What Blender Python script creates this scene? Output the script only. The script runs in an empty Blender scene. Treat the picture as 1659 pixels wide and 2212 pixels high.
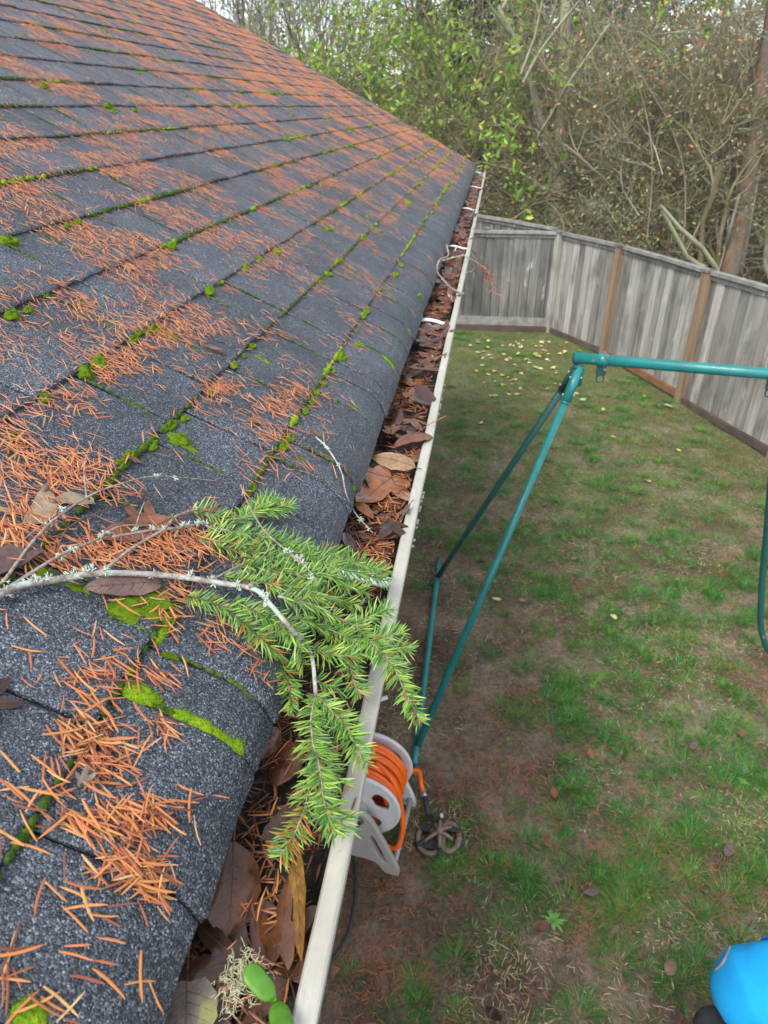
import bpy, math, random
import numpy as np
from mathutils import Vector, Matrix

SC = bpy.context.scene
COL = SC.collection

# ------------------------------------------------------------------ camera, sky, sun, exposure
H = 3.3                                   # camera height above the lawn
PITCH, YAW = math.radians(30.3), math.radians(8.15)
FPX, CX, CY = 1500.0, 829.5, 1106.0       # measured in a 1659 x 2212 view of the photograph
cam = bpy.data.cameras.new('camera')
cam_ob = bpy.data.objects.new('camera', cam); COL.objects.link(cam_ob)
cam_ob.location = (0, 0, H)
cam_ob.rotation_euler = (math.pi / 2 - PITCH, 0, YAW)
cam.sensor_fit = 'VERTICAL'; cam.sensor_height = 24.0; cam.sensor_width = 18.0
cam.lens = 24.0 * FPX / 2212.0
cam.clip_start = 0.02; cam.clip_end = 1500
cam.dof.use_dof = True; cam.dof.focus_distance = 0.80; cam.dof.aperture_fstop = 9.5
SC.camera = cam_ob

SUN_EL, SUN_AZ = math.radians(52), math.radians(205)     # bright overcast
wd = bpy.data.worlds.new('World'); SC.world = wd; wd.use_nodes = True
nt = wd.node_tree; nt.nodes.clear()
sky = nt.nodes.new('ShaderNodeTexSky'); sky.sky_type = 'NISHITA'; sky.sun_disc = False
sky.sun_elevation = SUN_EL; sky.sun_rotation = SUN_AZ; sky.air_density = 1.0; sky.dust_density = 1.0; sky.ozone_density = 1.0
hs = nt.nodes.new('ShaderNodeHueSaturation'); hs.inputs['Saturation'].default_value = 0.45
bg = nt.nodes.new('ShaderNodeBackground'); bg.inputs['Strength'].default_value = 0.15
wo = nt.nodes.new('ShaderNodeOutputWorld')
nt.links.new(sky.outputs[0], hs.inputs['Color']); nt.links.new(hs.outputs[0], bg.inputs[0]); nt.links.new(bg.outputs[0], wo.inputs[0])
sun = bpy.data.lights.new('sun', 'SUN'); sun.energy = 1.2; sun.angle = math.radians(25); sun.color = (1, .97, .93)
sun_ob = bpy.data.objects.new('sun', sun); COL.objects.link(sun_ob)
sdir = Vector((math.sin(SUN_AZ) * math.cos(SUN_EL), math.cos(SUN_AZ) * math.cos(SUN_EL), math.sin(SUN_EL)))
sun_ob.rotation_euler = sdir.to_track_quat('Z', 'Y').to_euler()
SC.view_settings.view_transform = 'Standard'; SC.view_settings.look = 'None'
SC.view_settings.exposure = 1.3; SC.view_settings.gamma = 1.0; SC.view_settings.use_curve_mapping = False
SC.cycles.use_denoising = True
SC.cycles.max_bounces = 6; SC.cycles.transparent_max_bounces = 6

# ------------------------------------------------------------------ view helpers (photo pixel -> point on a real surface)
_f = np.array([-math.sin(YAW) * math.cos(PITCH), math.cos(YAW) * math.cos(PITCH), -math.sin(PITCH)])
_r = np.array([math.cos(YAW), math.sin(YAW), 0.0]); _u = np.cross(_r, _f)
EYE = np.array([0, 0, H])
def ray(px, py): return (px - CX) / FPX * _r - (py - CY) / FPX * _u + _f
def atZ(px, py, z): a = ray(px, py); return EYE + a * ((z - H) / a[2])
def atY(px, py, y): a = ray(px, py); return EYE + a * (y / a[1])
def pix(P):
    d = np.asarray(P, float) - EYE; w = d @ _f
    return CX + FPX * (d @ _r) / w, CY - FPX * (d @ _u) / w, w
TH = math.radians(26.57); X0, Z0 = -0.267, H - 0.400
SN = np.array([math.sin(TH), 0, math.cos(TH)])         # roof normal
SU = np.array([-math.cos(TH), 0, math.sin(TH)])        # up the slope
YF = 6.95                                              # far rake
def roof_sy(px, py, h=0.0):
    a = ray(px, py); t = (SN @ (np.array([X0, 0, Z0]) + SN * h - EYE)) / (SN @ a); P = EYE + a * t
    return -(P[0] - X0) / math.cos(TH) if h == 0 else float((P - np.array([X0, 0, Z0])) @ SU), P[1]
SB, RB = -0.068, 0.075                                 # where the lowest course starts to roll over the eave, its radius
def prof(s):                                           # roof cross-section: point, normal
    if s >= SB:
        p = np.array([X0, 0, Z0]) + SU * s; return p, SN
    p = np.array([X0, 0, Z0]) + SU * SB; a = (SB - s) / RB
    c = p - SN * RB; an = a
    n = SN * math.cos(an) - SU * math.sin(an)
    return c + n * RB, n
def roofp(s, y, h=0.0):
    p, n = prof(s); q = p + n * h; return np.array([q[0], y, q[2]])
def roof_px(px, py, h=0.0):
    a = ray(px, py); t = (SN @ (np.array([X0, 0, Z0]) + SN * h - EYE)) / (SN @ a); return EYE + a * t
def roof_px_curved(px, py, h=0.0):                     # as roof_px but onto the rolled-over eave
    P = roof_px(px, py, h); s = float((P - np.array([X0, 0, Z0])) @ SU)
    if s >= SB: return P, SN
    a = ray(px, py); best = None
    for k in range(60):
        ss = SB - k * 0.0013; q, n = prof(ss); q = q + n * h
        # cross-section direction match
        e = abs(a[0] * (q[2] - H) - a[2] * q[0])
        if best is None or e < best[0]: best = (e, q, n)
    q, n = best[1], best[2]; t = (q[2] - H) / a[2]
    return np.array([q[0], a[1] * t, q[2]]), n

# ------------------------------------------------------------------ noise
_rs = np.random.RandomState(5); _G = _rs.rand(64, 64, 64).astype(np.float32)
def vnoise(x, y, z=0.0):
    x, y, z = np.broadcast_arrays(np.asarray(x, float), np.asarray(y, float), np.asarray(z, float))
    xi, yi, zi = np.floor(x).astype(int), np.floor(y).astype(int), np.floor(z).astype(int)
    fx, fy, fz = x - xi, y - yi, z - zi
    fx, fy, fz = [t * t * (3 - 2 * t) for t in (fx, fy, fz)]
    def g(a, b, c): return _G[(xi + a) % 64, (yi + b) % 64, (zi + c) % 64]
    l = lambda a, b, t: a + (b - a) * t
    return l(l(l(g(0,0,0), g(1,0,0), fx), l(g(0,1,0), g(1,1,0), fx), fy), l(l(g(0,0,1), g(1,0,1), fx), l(g(0,1,1), g(1,1,1), fx), fy), fz)
def fbm(x, y, z=0.0, o=3):
    v = 0; a = .5; t = 0
    for k in range(o):
        v = v + a * vnoise(np.asarray(x) * 2**k + 7.3*k, np.asarray(y) * 2**k + 3.1*k, np.asarray(z) * 2**k); t += a; a *= .5
    return v / t

# ------------------------------------------------------------------ mesh helpers
def norm(v): v = np.asarray(v, float); return v / (np.linalg.norm(v) + 1e-12)
class MB:
    def __init__(s): s.v = []; s.f = []; s.m = []; s.c = []
    def add(s, vs, fs, m=0, col=None):
        o = len(s.v); s.v.extend([tuple(map(float, p)) for p in vs]); s.f.extend([tuple(i + o for i in q) for q in fs]); s.m.extend([m] * len(fs))
        if col is not None: s.c.extend([col] * len(vs))
    def box(s, lo, hi, m=0, M=None):
        x0, y0, z0 = lo; x1, y1, z1 = hi
        vs = [(x0,y0,z0),(x1,y0,z0),(x1,y1,z0),(x0,y1,z0),(x0,y0,z1),(x1,y0,z1),(x1,y1,z1),(x0,y1,z1)]
        if M is not None: vs = [tuple(M @ Vector(p)) for p in vs]
        s.add(vs, [(3,2,1,0),(4,5,6,7),(0,1,5,4),(1,2,6,5),(2,3,7,6),(3,0,4,7)], m)
    def tube(s, pts, rad, n=6, m=0, cap=True, col=None, jit=0.0, rng=None):
        pts = [np.asarray(p, float) for p in pts]
        if np.isscalar(rad): rad = [rad] * len(pts)
        t0 = norm(pts[1] - pts[0]); a = np.array([0,0,1.0]) if abs(t0[2]) < .9 else np.array([1.0,0,0])
        u = norm(np.cross(a, t0)); vs = []; N = len(pts)
        for i, p in enumerate(pts):
            t = norm(pts[min(i+1, N-1)] - pts[max(i-1, 0)]); u = norm(u - t * (u @ t)); w = np.cross(t, u)
            for k in range(n):
                an = 2 * math.pi * k / n; r = rad[i] * (1 + (jit * (rng.random() - .5) if rng else 0))
                vs.append(p + (u * math.cos(an) + w * math.sin(an)) * r)
        fs = [(i*n+k, i*n+(k+1) % n, (i+1)*n+(k+1) % n, (i+1)*n+k) for i in range(N-1) for k in range(n)]
        if cap: fs += [tuple(reversed(range(n))), tuple(range((N-1)*n, N*n))]
        s.add(vs, fs, m, col)
    def build(s, name, mats, parent=None, smooth=True):
        me = bpy.data.meshes.new(name); me.from_pydata(s.v, [], s.f)
        if not isinstance(mats, (list, tuple)): mats = [mats]
        for mt in mats: me.materials.append(mt)
        if len(mats) > 1: me.polygons.foreach_set('material_index', s.m)
        if s.c:
            ca = me.color_attributes.new('Col', 'FLOAT_COLOR', 'POINT')
            ca.data.foreach_set('color', np.array([(*c, 1.0) for c in s.c], np.float32).ravel())
        if smooth: me.polygons.foreach_set('use_smooth', [True] * len(me.polygons))
        me.update(); o = bpy.data.objects.new(name, me); COL.objects.link(o)
        if parent is not None: o.parent = parent
        return o
def npmesh(name, V, F, mat, parent=None, col=None, smooth=True):
    V = np.asarray(V, np.float32); F = np.asarray(F, np.int32); k = F.shape[1]
    me = bpy.data.meshes.new(name); me.vertices.add(len(V)); me.vertices.foreach_set('co', V.ravel())
    me.loops.add(F.size); me.loops.foreach_set('vertex_index', F.ravel())
    me.polygons.add(len(F)); me.polygons.foreach_set('loop_start', np.arange(0, F.size, k, dtype=np.int32))
    me.update(calc_edges=True)
    if smooth: me.polygons.foreach_set('use_smooth', np.ones(len(F), bool))
    if col is not None:
        ca = me.color_attributes.new('Col', 'FLOAT_COLOR', 'POINT')
        ca.data.foreach_set('color', np.c_[np.asarray(col, np.float32), np.ones(len(V), np.float32)].ravel())
    me.materials.append(mat); o = bpy.data.objects.new(name, me); COL.objects.link(o)
    if parent is not None: o.parent = parent
    return o
def catmull(P, n=6):
    P = [np.asarray(p, float) for p in P]
    if len(P) < 3: return [P[0] + (P[-1]-P[0]) * t for t in np.linspace(0, 1, n+1)]
    Q = [2*P[0]-P[1]] + P + [2*P[-1]-P[-2]]; out = []
    for i in range(1, len(Q)-2):
        a, b, c, d = Q[i-1:i+3]
        for t in np.arange(n) / n:
            out.append(.5*((2*b)+(-a+c)*t+(2*a-5*b+4*c-d)*t*t+(-a+3*b-3*c+d)*t**3))
    out.append(P[-1]); return out
def blades(P, D, N, L, W, bend, segs=3, tent=0.35, taper='needle', side=0.0):
    """many thin curved strips at once: base points P, directions D, up normals N"""
    P = np.asarray(P, float); n = len(P); D = D / (np.linalg.norm(D, axis=1, keepdims=True) + 1e-9)
    N = N - D * (N * D).sum(1, keepdims=True); N = N / (np.linalg.norm(N, axis=1, keepdims=True) + 1e-9); S = np.cross(D, N)
    L = np.broadcast_to(L, n); W = np.broadcast_to(W, n); bend = np.broadcast_to(bend, n); side = np.broadcast_to(side, n)
    V = []
    for k in range(segs + 1):
        t = k / segs
        if taper == 'needle': w = (0.55 if k == 0 else 0.22 if k == segs else 1.0)
        elif taper == 'grass': w = 1.0 - .92 * t
        else: w = math.sin(math.pi * (0.06 + .9 * t)) ** .7
        c = P + D * (L * t)[:, None] + N * (bend * L * t * t)[:, None] + S * (side * L * t * t)[:, None]
        hw = (W * .5 * w)[:, None]
        V += [c - S * hw, c + N * (hw * tent * 2), c + S * hw] if tent > 0 else [c - S * hw, c + S * hw]
    m = 3 if tent > 0 else 2
    V = np.stack(V, 1).reshape(-1, 3); per = (segs + 1) * m; f = []
    for k in range(segs):
        for j in range(m - 1):
            a = k * m + j; f.append((a, a + 1, a + m + 1, a + m))
    F = (np.arange(n)[:, None, None] * per + np.array(f)[None]).reshape(-1, 4)
    return V, F, per

# ------------------------------------------------------------------ tags
def tag(o, label=None, cat=None, group=None, kind=None):
    if label: o['label'] = label
    if cat: o['category'] = cat
    if group: o['group'] = group
    if kind: o['kind'] = kind
    return o
def empty(name, loc=(0, 0, 0)):
    o = bpy.data.objects.new(name, None); COL.objects.link(o); o.location = loc; o.empty_display_size = .1; return o
def adopt(child, parent):                              # keep world-space vertices under an Empty placed at the thing's base
    child.parent = parent; child.matrix_parent_inverse = Matrix.Translation(parent.location).inverted(); return child

# ------------------------------------------------------------------ materials
def newmat(name):
    m = bpy.data.materials.new(name); m.use_nodes = True; t = m.node_tree; b = t.nodes['Principled BSDF']; return m, t, b
def node(t, typ, **kw):
    n = t.nodes.new(typ)
    for k, v in kw.items():
        if k in n.inputs: n.inputs[k].default_value = v
        else: setattr(n, k, v)
    return n
def ramp(t, src, stops):
    r = t.nodes.new('ShaderNodeValToRGB'); e = r.color_ramp.elements
    while len(e) < len(stops): e.new(.5)
    for i, (p, c) in enumerate(stops):
        e[i].position = p; e[i].color = (*c, 1) if len(c) == 3 else c
    t.links.new(src, r.inputs[0]); return r.outputs[0]
def coords(t, scale=1.0, stretch=None):
    tc = t.nodes.new('ShaderNodeTexCoord'); mp = t.nodes.new('ShaderNodeMapping')
    t.links.new(tc.outputs['Object'], mp.inputs[0]); mp.inputs['Scale'].default_value = stretch or (scale,)*3; return mp.outputs[0]
def mixc(t, fac, a, b, mode='MIX'):
    m = t.nodes.new('ShaderNodeMix'); m.data_type = 'RGBA'; m.blend_type = mode
    for s, v in ((0, fac), (6, a), (7, b)):
        if hasattr(v, 'is_output'): t.links.new(v, m.inputs[s])
        else: m.inputs[s].default_value = v if s == 0 else (*v, 1)
    return m.outputs[2]
def bump(t, b, h, strength=.3, dist=.01):
    n = t.nodes.new('ShaderNodeBump'); n.inputs['Strength'].default_value = strength; n.inputs['Distance'].default_value = dist
    t.links.new(h, n.inputs['Height']); t.links.new(n.outputs[0], b.inputs['Normal'])
def simple(name, c1, c2=None, scale=20, rough=.6, bmp=.0, bscale=None, bdist=.002, detail=4, stretch=None, spec=.5, objrand=0.0, metallic=0, lo=.35, hi=.65, sub=0):
    m, t, b = newmat(name); b.inputs['Roughness'].default_value = rough; b.inputs['Specular IOR Level'].default_value = spec; b.inputs['Metallic'].default_value = metallic
    co = coords(t, scale, stretch); nz = node(t, 'ShaderNodeTexNoise', Scale=1.0, Detail=detail, Roughness=.6); t.links.new(co, nz.inputs['Vector'])
    c = ramp(t, nz.outputs['Fac'], [(lo, c1), (hi, c2 or c1)])
    if objrand:
        oi = t.nodes.new('ShaderNodeObjectInfo'); h = t.nodes.new('ShaderNodeHueSaturation')
        mr = node(t, 'ShaderNodeMapRange'); mr.inputs[3].default_value = 1 - objrand; mr.inputs[4].default_value = 1 + objrand
        t.links.new(oi.outputs['Random'], mr.inputs[0]); t.links.new(mr.outputs[0], h.inputs['Value']); t.links.new(c, h.inputs['Color']); c = h.outputs[0]
    t.links.new(c, b.inputs['Base Color'])
    if bmp:
        nb = node(t, 'ShaderNodeTexNoise', Scale=1.0, Detail=5, Roughness=.65)
        t.links.new(coords(t, bscale or scale * 3, None if stretch is None else tuple(x * 3 for x in stretch)), nb.inputs['Vector']); bump(t, b, nb.outputs['Fac'], bmp, bdist)
    if sub: b.inputs['Subsurface Weight'].default_value = sub; b.inputs['Subsurface Radius'].default_value = (.004, .004, .002)
    return m
def attrmat(name, rough=.6, spec=.4, trans=0.0, var=0.0):
    m, t, b = newmat(name); b.inputs['Roughness'].default_value = rough; b.inputs['Specular IOR Level'].default_value = spec
    a = t.nodes.new('ShaderNodeAttribute'); a.attribute_name = 'Col'; t.links.new(a.outputs['Color'], b.inputs['Base Color'])
    if trans:
        tr = t.nodes.new('ShaderNodeBsdfTranslucent'); mx = t.nodes.new('ShaderNodeMixShader'); mx.inputs[0].default_value = trans
        t.links.new(a.outputs['Color'], tr.inputs['Color']); out = t.nodes['Material Output']
        t.links.new(b.outputs[0], mx.inputs[1]); t.links.new(tr.outputs[0], mx.inputs[2]); t.links.new(mx.outputs[0], out.inputs['Surface'])
    return m
M = {}
def shingle_material():
    m, t, b = newmat('shingle_granules'); b.inputs['Roughness'].default_value = .5; b.inputs['Specular IOR Level'].default_value = .5
    co = coords(t, 1.0)
    v = node(t, 'ShaderNodeTexVoronoi', Scale=760.0); t.links.new(co, v.inputs['Vector'])
    sep = t.nodes.new('ShaderNodeSeparateColor'); t.links.new(v.outputs['Color'], sep.inputs[0])
    c = ramp(t, sep.outputs[0], [(0, (.014, .017, .021)), (.40, (.040, .047, .058)), (.73, (.092, .106, .126)), (.94, (.185, .205, .232)), (1, (.34, .36, .39))])
    n1 = node(t, 'ShaderNodeTexNoise', Scale=9.0, Detail=4.0); t.links.new(co, n1.inputs['Vector'])
    k = ramp(t, n1.outputs['Fac'], [(.3, (.62, .64, .66)), (.7, (1.15, 1.15, 1.15))])
    c = mixc(t, 1.0, c, k, 'MULTIPLY')
    n2 = node(t, 'ShaderNodeTexNoise', Scale=24.0, Detail=6.0); t.links.new(co, n2.inputs['Vector'])
    g = ramp(t, n2.outputs['Fac'], [(.60, (0, 0, 0)), (.75, (.35, .35, .35))])
    c = mixc(t, g, c, (.05, .06, .035))                       # thin algae stain
    oi = t.nodes.new('ShaderNodeObjectInfo'); h = t.nodes.new('ShaderNodeHueSaturation')
    mr = node(t, 'ShaderNodeMapRange'); mr.inputs[3].default_value = .88; mr.inputs[4].default_value = 1.12
    t.links.new(oi.outputs['Random'], mr.inputs[0]); t.links.new(mr.outputs[0], h.inputs['Value']); t.links.new(c, h.inputs['Color'])
    t.links.new(h.outputs[0], b.inputs['Base Color'])
    mth = node(t, 'ShaderNodeMath', operation='MULTIPLY_ADD'); t.links.new(sep.outputs[1], mth.inputs[0]); mth.inputs[1].default_value = .8
    inv = node(t, 'ShaderNodeMath', operation='SUBTRACT'); inv.inputs[0].default_value = 1.0; t.links.new(v.outputs['Distance'], inv.inputs[1]); t.links.new(inv.outputs[0], mth.inputs[2])
    bump(t, b, mth.outputs[0], .75, .0012); return m
def lip_material():
    m, t, b = newmat('gutter_paint'); b.inputs['Roughness'].default_value = .38
    co = coords(t, 1); n1 = node(t, 'ShaderNodeTexNoise', Scale=18.0, Detail=6.0); t.links.new(co, n1.inputs['Vector'])
    n2 = node(t, 'ShaderNodeTexNoise', Scale=160.0, Detail=3.0); t.links.new(co, n2.inputs['Vector'])
    c = ramp(t, n1.outputs['Fac'], [(.3, (.40, .375, .30)), (.6, (.50, .475, .395)), (.8, (.56, .535, .455))])
    d = ramp(t, n2.outputs['Fac'], [(.60, (0, 0, 0)), (.72, (.55, .55, .55))])
    c = mixc(t, d, c, (.36, .34, .27)); n3 = node(t, 'ShaderNodeTexNoise', Scale=1.0, Detail=6.0, Roughness=.7); t.links.new(coords(t, 1, (70, 9, 70)), n3.inputs['Vector']); al = ramp(t, n3.outputs['Fac'], [(.52, (0, 0, 0)), (.72, (.65, .65, .65))]); c = mixc(t, al, c, (.27, .27, .19)); t.links.new(c, b.inputs['Base Color']); bump(t, b, n2.outputs['Fac'], .25, .0008); return m
M['shingle'] = shingle_material()
M['gutter'] = lip_material()
M['hanger'] = simple('white_hanger', (.80, .82, .84), (.70, .72, .74), 60, .35)
M['trough'] = simple('trough_inside', (.10, .075, .05), (.05, .035, .025), 60, .6, .4)
M['wood_dark'] = simple('fascia_paint', (.42, .40, .35), (.36, .34, .30), 12, .6, .2)
M['deck'] = simple('roof_felt', (.02, .02, .022), (.035, .035, .035), 60, .9, .3)
M['siding'] = simple('siding_paint', (.45, .43, .38), (.40, .38, .33), 10, .7, .1)
M['needle_mass'] = attrmat('dry_needles', .45, .5)
def dry_needle():
    m, t, b = newmat('dry_needle'); b.inputs['Roughness'].default_value = .42
    oi = t.nodes.new('ShaderNodeObjectInfo')
    c = ramp(t, oi.outputs['Random'], [(0, (.15, .055, .03)), (.14, (.30, .09, .04)), (.35, (.52, .16, .05)), (.65, (.62, .235, .065)), (.9, (.70, .34, .10)), (1, (.62, .46, .20))])
    nz = node(t, 'ShaderNodeTexNoise', Scale=1.0, Detail=3.0); t.links.new(coords(t, 350), nz.inputs['Vector'])
    k = ramp(t, nz.outputs['Fac'], [(.3, (.72, .66, .6)), (.7, (1.1, 1.1, 1.1))]); c = mixc(t, 1.0, c, k, 'MULTIPLY')
    t.links.new(c, b.inputs['Base Color']); return m
M['needle'] = dry_needle()
def moss_mat(name, a, bcol):
    m, t, b = newmat(name); b.inputs['Roughness'].default_value = .85; b.inputs['Specular IOR Level'].default_value = .2
    nz = node(t, 'ShaderNodeTexNoise', Scale=1.0, Detail=4.0, Roughness=.7); t.links.new(coords(t, 420), nz.inputs['Vector'])
    c = ramp(t, nz.outputs['Fac'], [(.3, a), (.7, bcol)]); n2 = node(t, 'ShaderNodeTexNoise', Scale=1.0, Detail=2.0); t.links.new(coords(t, 60), n2.inputs['Vector'])
    k = ramp(t, n2.outputs['Fac'], [(.35, (.7, .75, .6)), (.65, (1.15, 1.1, 1.0))]); c = mixc(t, 1.0, c, k, 'MULTIPLY'); t.links.new(c, b.inputs['Base Color'])
    nb = node(t, 'ShaderNodeTexNoise', Scale=1.0, Detail=4.0); t.links.new(coords(t, 900), nb.inputs['Vector']); bump(t, b, nb.outputs['Fac'], .9, .0015); return m
M['moss'] = moss_mat('moss', (.06, .15, .006), (.32, .49, .015))
M['moss_dark'] = moss_mat('moss_dark', (.03, .055, .010), (.10, .19, .018))

# ================================================================== SETTING: lawn
rng = random.Random(11); nr = np.random.RandomState(12)
def lawn_density(x, y):                                   # how grassy the lawn is: bare near the house, fuller towards the fence
    d = fbm(x * 1.9 + 3, y * 1.9, 1.2, 3)
    base = .13 + .34 * np.clip((y - 2.0) / 6.0, 0, 1) + .14 * np.clip((x - .2) / 2.0, 0, 1)
    edge = np.clip((x + .2) / .7, 0, 1) * .85 + .15
    return np.clip((d - (.62 - base)) * 3.2, 0, 1) * np.where(y < 4.5, edge, 1)
def ground_z(x, y):
    return (fbm(np.asarray(x) * 2.2, np.asarray(y) * 2.2, 4.0, 4) - .5) * .05
def make_ground():
    n = 150; xs = np.linspace(-3, 6, n); ys = np.linspace(-1, 13.5, 230)
    X, Y = np.meshgrid(xs, ys); Z = ground_z(X, Y) - .01
    fade = np.clip(np.minimum.reduce([(X + 3) / .8, (6 - X) / .8, (Y + 1) / .8, (13.5 - Y) / .8]), 0, 1); Z = Z * fade
    V = np.stack([X, Y, Z], -1).reshape(-1, 3); I = np.arange(V.shape[0]).reshape(X.shape)
    F = np.stack([I[:-1, :-1], I[:-1, 1:], I[1:, 1:], I[1:, :-1]], -1).reshape(-1, 4)
    g = npmesh('lawn_ground', V, F, M['soil']); tag(g, 'bare damp brown soil of the patchy back lawn', kind='structure')
    mb = MB(); R = 900.0
    for (x0, x1, y0, y1) in ((-R, -3, -R, R), (6, R, -R, R), (-3, 6, -R, -1), (-3, 6, 13.5, R)):
        mb.add([(x0, y0, 0), (x1, y0, 0), (x1, y1, 0), (x0, y1, 0)], [(0, 1, 2, 3)])
    w = mb.build('woodland_ground', M['woodfloor'], smooth=False); tag(w, 'brown leaf litter ground under the trees beyond the fence', kind='structure')
def soil():
    m, t, b = newmat('soil'); b.inputs['Roughness'].default_value = .8; b.inputs['Specular IOR Level'].default_value = .3
    co = coords(t, 1); n1 = node(t, 'ShaderNodeTexNoise', Scale=2.3, Detail=8.0, Roughness=.62); t.links.new(co, n1.inputs['Vector'])
    n2 = node(t, 'ShaderNodeTexNoise', Scale=38.0, Detail=8.0, Roughness=.7); t.links.new(co, n2.inputs['Vector'])
    c = ramp(t, n1.outputs['Fac'], [(.28, (.075, .048, .030)), (.47, (.145, .103, .069)), (.66, (.29, .228, .163))])
    k = ramp(t, n2.outputs['Fac'], [(.3, (.42, .40, .38)), (.52, (1, 1, 1)), (.72, (1.7, 1.5, 1.3))]); c = mixc(t, 1.0, c, k, 'MULTIPLY')
    n3 = node(t, 'ShaderNodeTexNoise', Scale=6.5, Detail=9.0, Roughness=.68); t.links.new(co, n3.inputs['Vector'])
    sx = t.nodes.new('ShaderNodeSeparateXYZ'); t.links.new(co, sx.inputs[0]); my = node(t, 'ShaderNodeMapRange'); my.inputs[1].default_value = 2.0; my.inputs[2].default_value = 10.0; my.inputs[3].default_value = -.09; my.inputs[4].default_value = .15; t.links.new(sx.outputs[1], my.inputs[0])
    ad = node(t, 'ShaderNodeMath', operation='ADD'); t.links.new(n3.outputs['Fac'], ad.inputs[0]); t.links.new(my.outputs[0], ad.inputs[1])
    g = ramp(t, ad.outputs[0], [(.50, (0, 0, 0)), (.66, (.8, .8, .8))]); gm = mixc(t, 1.0, (.13, .15, .038), k, 'MULTIPLY'); c = mixc(t, g, c, gm)               # matted moss and grass between the blades
    t.links.new(c, b.inputs['Base Color']); bump(t, b, n2.outputs['Fac'], .7, .02); return m
M['soil'] = soil()
M['woodfloor'] = simple('leaf_litter', (.075, .055, .033), (.135, .105, .062), 3, .9, .5, 14, .05)
M['grass'] = attrmat('grass_blades', .5, .35, .25)
make_ground()
def make_grass():
    # tufts: dark green clumps of blades; thin lawn between them; straw coloured dead blades
    P, D, L, W, C, Bd = [], [], [], [], [], []
    def emit(cx, cy, k, spread, l0, l1, cols, lean=.75, w=.0032):
        a = nr.rand(k) * 2 * math.pi; r = np.sqrt(nr.rand(k)) * spread
        x = cx + np.cos(a) * r; y = cy + np.sin(a) * r
        P.append(np.c_[x, y, ground_z(x, y) - .012]); tilt = (r / spread) * lean + .12 + .3 * nr.rand(k)
        D.append(np.c_[np.cos(a) * np.sin(tilt), np.sin(a) * np.sin(tilt), np.cos(tilt)]); L.append(l0 + (l1 - l0) * nr.rand(k)); W.append(np.full(k, w) * (.7 + .6 * nr.rand(k)))
        ci = nr.randint(0, len(cols), k); v = .7 + .6 * nr.rand(k); C.append(np.array(cols)[ci] * v[:, None] * 1.4); Bd.append(-.1 - .5 * nr.rand(k))
    green = [(.032, .14, .020), (.05, .19, .024), (.085, .235, .028), (.026, .105, .026)]
    fresh = [(.11, .23, .028), (.14, .26, .04), (.08, .19, .028)]
    straw = [(.36, .27, .13), (.46, .36, .20), (.27, .17, .075), (.34, .13, .05)]
    n = 0
    while n < 1050:                                             # tufts, clumped by the lawn's own density
        y = 1.0 + 11.2 * nr.rand() ** 1.25; x = -.55 + nr.rand() * (1.6 + .36 * y)
        d = float(lawn_density(x, y))
        if nr.rand() > (d * 1.1 + .06) * (1 if y > 4.5 else np.clip((x + .25) / .7, .06, 1)): continue
        big = nr.rand() < .5; emit(x, y, int(40 + 90 * nr.rand() * (1.3 if big else .6)), .03 + .07 * nr.rand(), .035, .085, green if nr.rand() < .8 else fresh); n += 1
    for (px, py, s) in ((960, 1890, .075), (985, 2075, .06), (940, 2130, .0), (1240, 1700, .08), (1130, 1900, .07), (1395, 1815, .09), (1345, 1925, .1), (1335, 1990, .09), (1330, 2075, .08), (1500, 1800, .08),
                        (1210, 1300, .10), (1265, 1400, .09), (1430, 1300, .11), (1230, 1560, .08), (1355, 1470, .08), (1120, 1550, .07), (1565, 1700, .09), (1570, 1930, .08), (1470, 2120, .09), (1250, 2190, .08), (1500, 2080, .06), (1130, 1290, .09), (1300, 950, .14), (1010, 1030, .16), (1140, 1000, .18)):
        if s:
            q = atZ(px, py, 0); emit(q[0], q[1], 150, s, .045, .10, green); emit(q[0] + .03, q[1] + .03, 60, s, .03, .07, fresh)
    n = 0
    while n < 260:                                             # small dense tufts on the worn near part
        y = 1.1 + 4.4 * nr.rand(); x = -.45 + nr.rand() * (1.35 + .36 * y)
        if nr.rand() > float(lawn_density(x * 1.35 + 7, y * 1.35 + 2)) * .9 * np.clip((x + .15) / .7, .05, 1) + .05 + .12 * (x > .6): continue
        emit(x, y, int(50 + 80 * nr.rand()), .022 + .045 * nr.rand(), .03, .075, green if nr.rand() < .85 else fresh, .9, .0028); n += 1
    k = 210000                                                  # thin lawn
    y = .9 + 11.4 * nr.rand(k) ** 1.1; x = -.6 + nr.rand(k) * (1.7 + .37 * y); d = lawn_density(x, y)
    keep = nr.rand(k) < (d * .8 + .05) * np.where(y < 5, .45, .9); x, y = x[keep], y[keep]; k = len(x); a = nr.rand(k) * 6.283; ti = .5 + .8 * nr.rand(k)
    P.append(np.c_[x, y, ground_z(x, y) - .012]); D.append(np.c_[np.cos(a) * np.sin(ti), np.sin(a) * np.sin(ti), np.cos(ti)]); L.append(.02 + .035 * nr.rand(k)); W.append(.003 + .001 * nr.rand(k))
    cols = np.array(green + fresh[:1]); C.append(cols[nr.randint(0, len(cols), k)] * (.8 + .9 * nr.rand(k))[:, None]); Bd.append(-.3 * nr.rand(k))
    V, F, per = blades(np.concatenate(P), np.concatenate(D), np.tile([0, 0, 1.0], (sum(map(len, P)), 1)) + .01, np.concatenate(L), np.concatenate(W), np.concatenate(Bd), 2, 0, 'grass')
    g = npmesh('lawn_grass', V, F, M['grass'], col=np.repeat(np.concatenate(C), per, 0)); tag(g, 'patchy tufts of green grass growing on the back lawn', 'grass', kind='stuff')
    k = 70000                                                   # litter: straw, brown needles, bits of leaf lying flat
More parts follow.
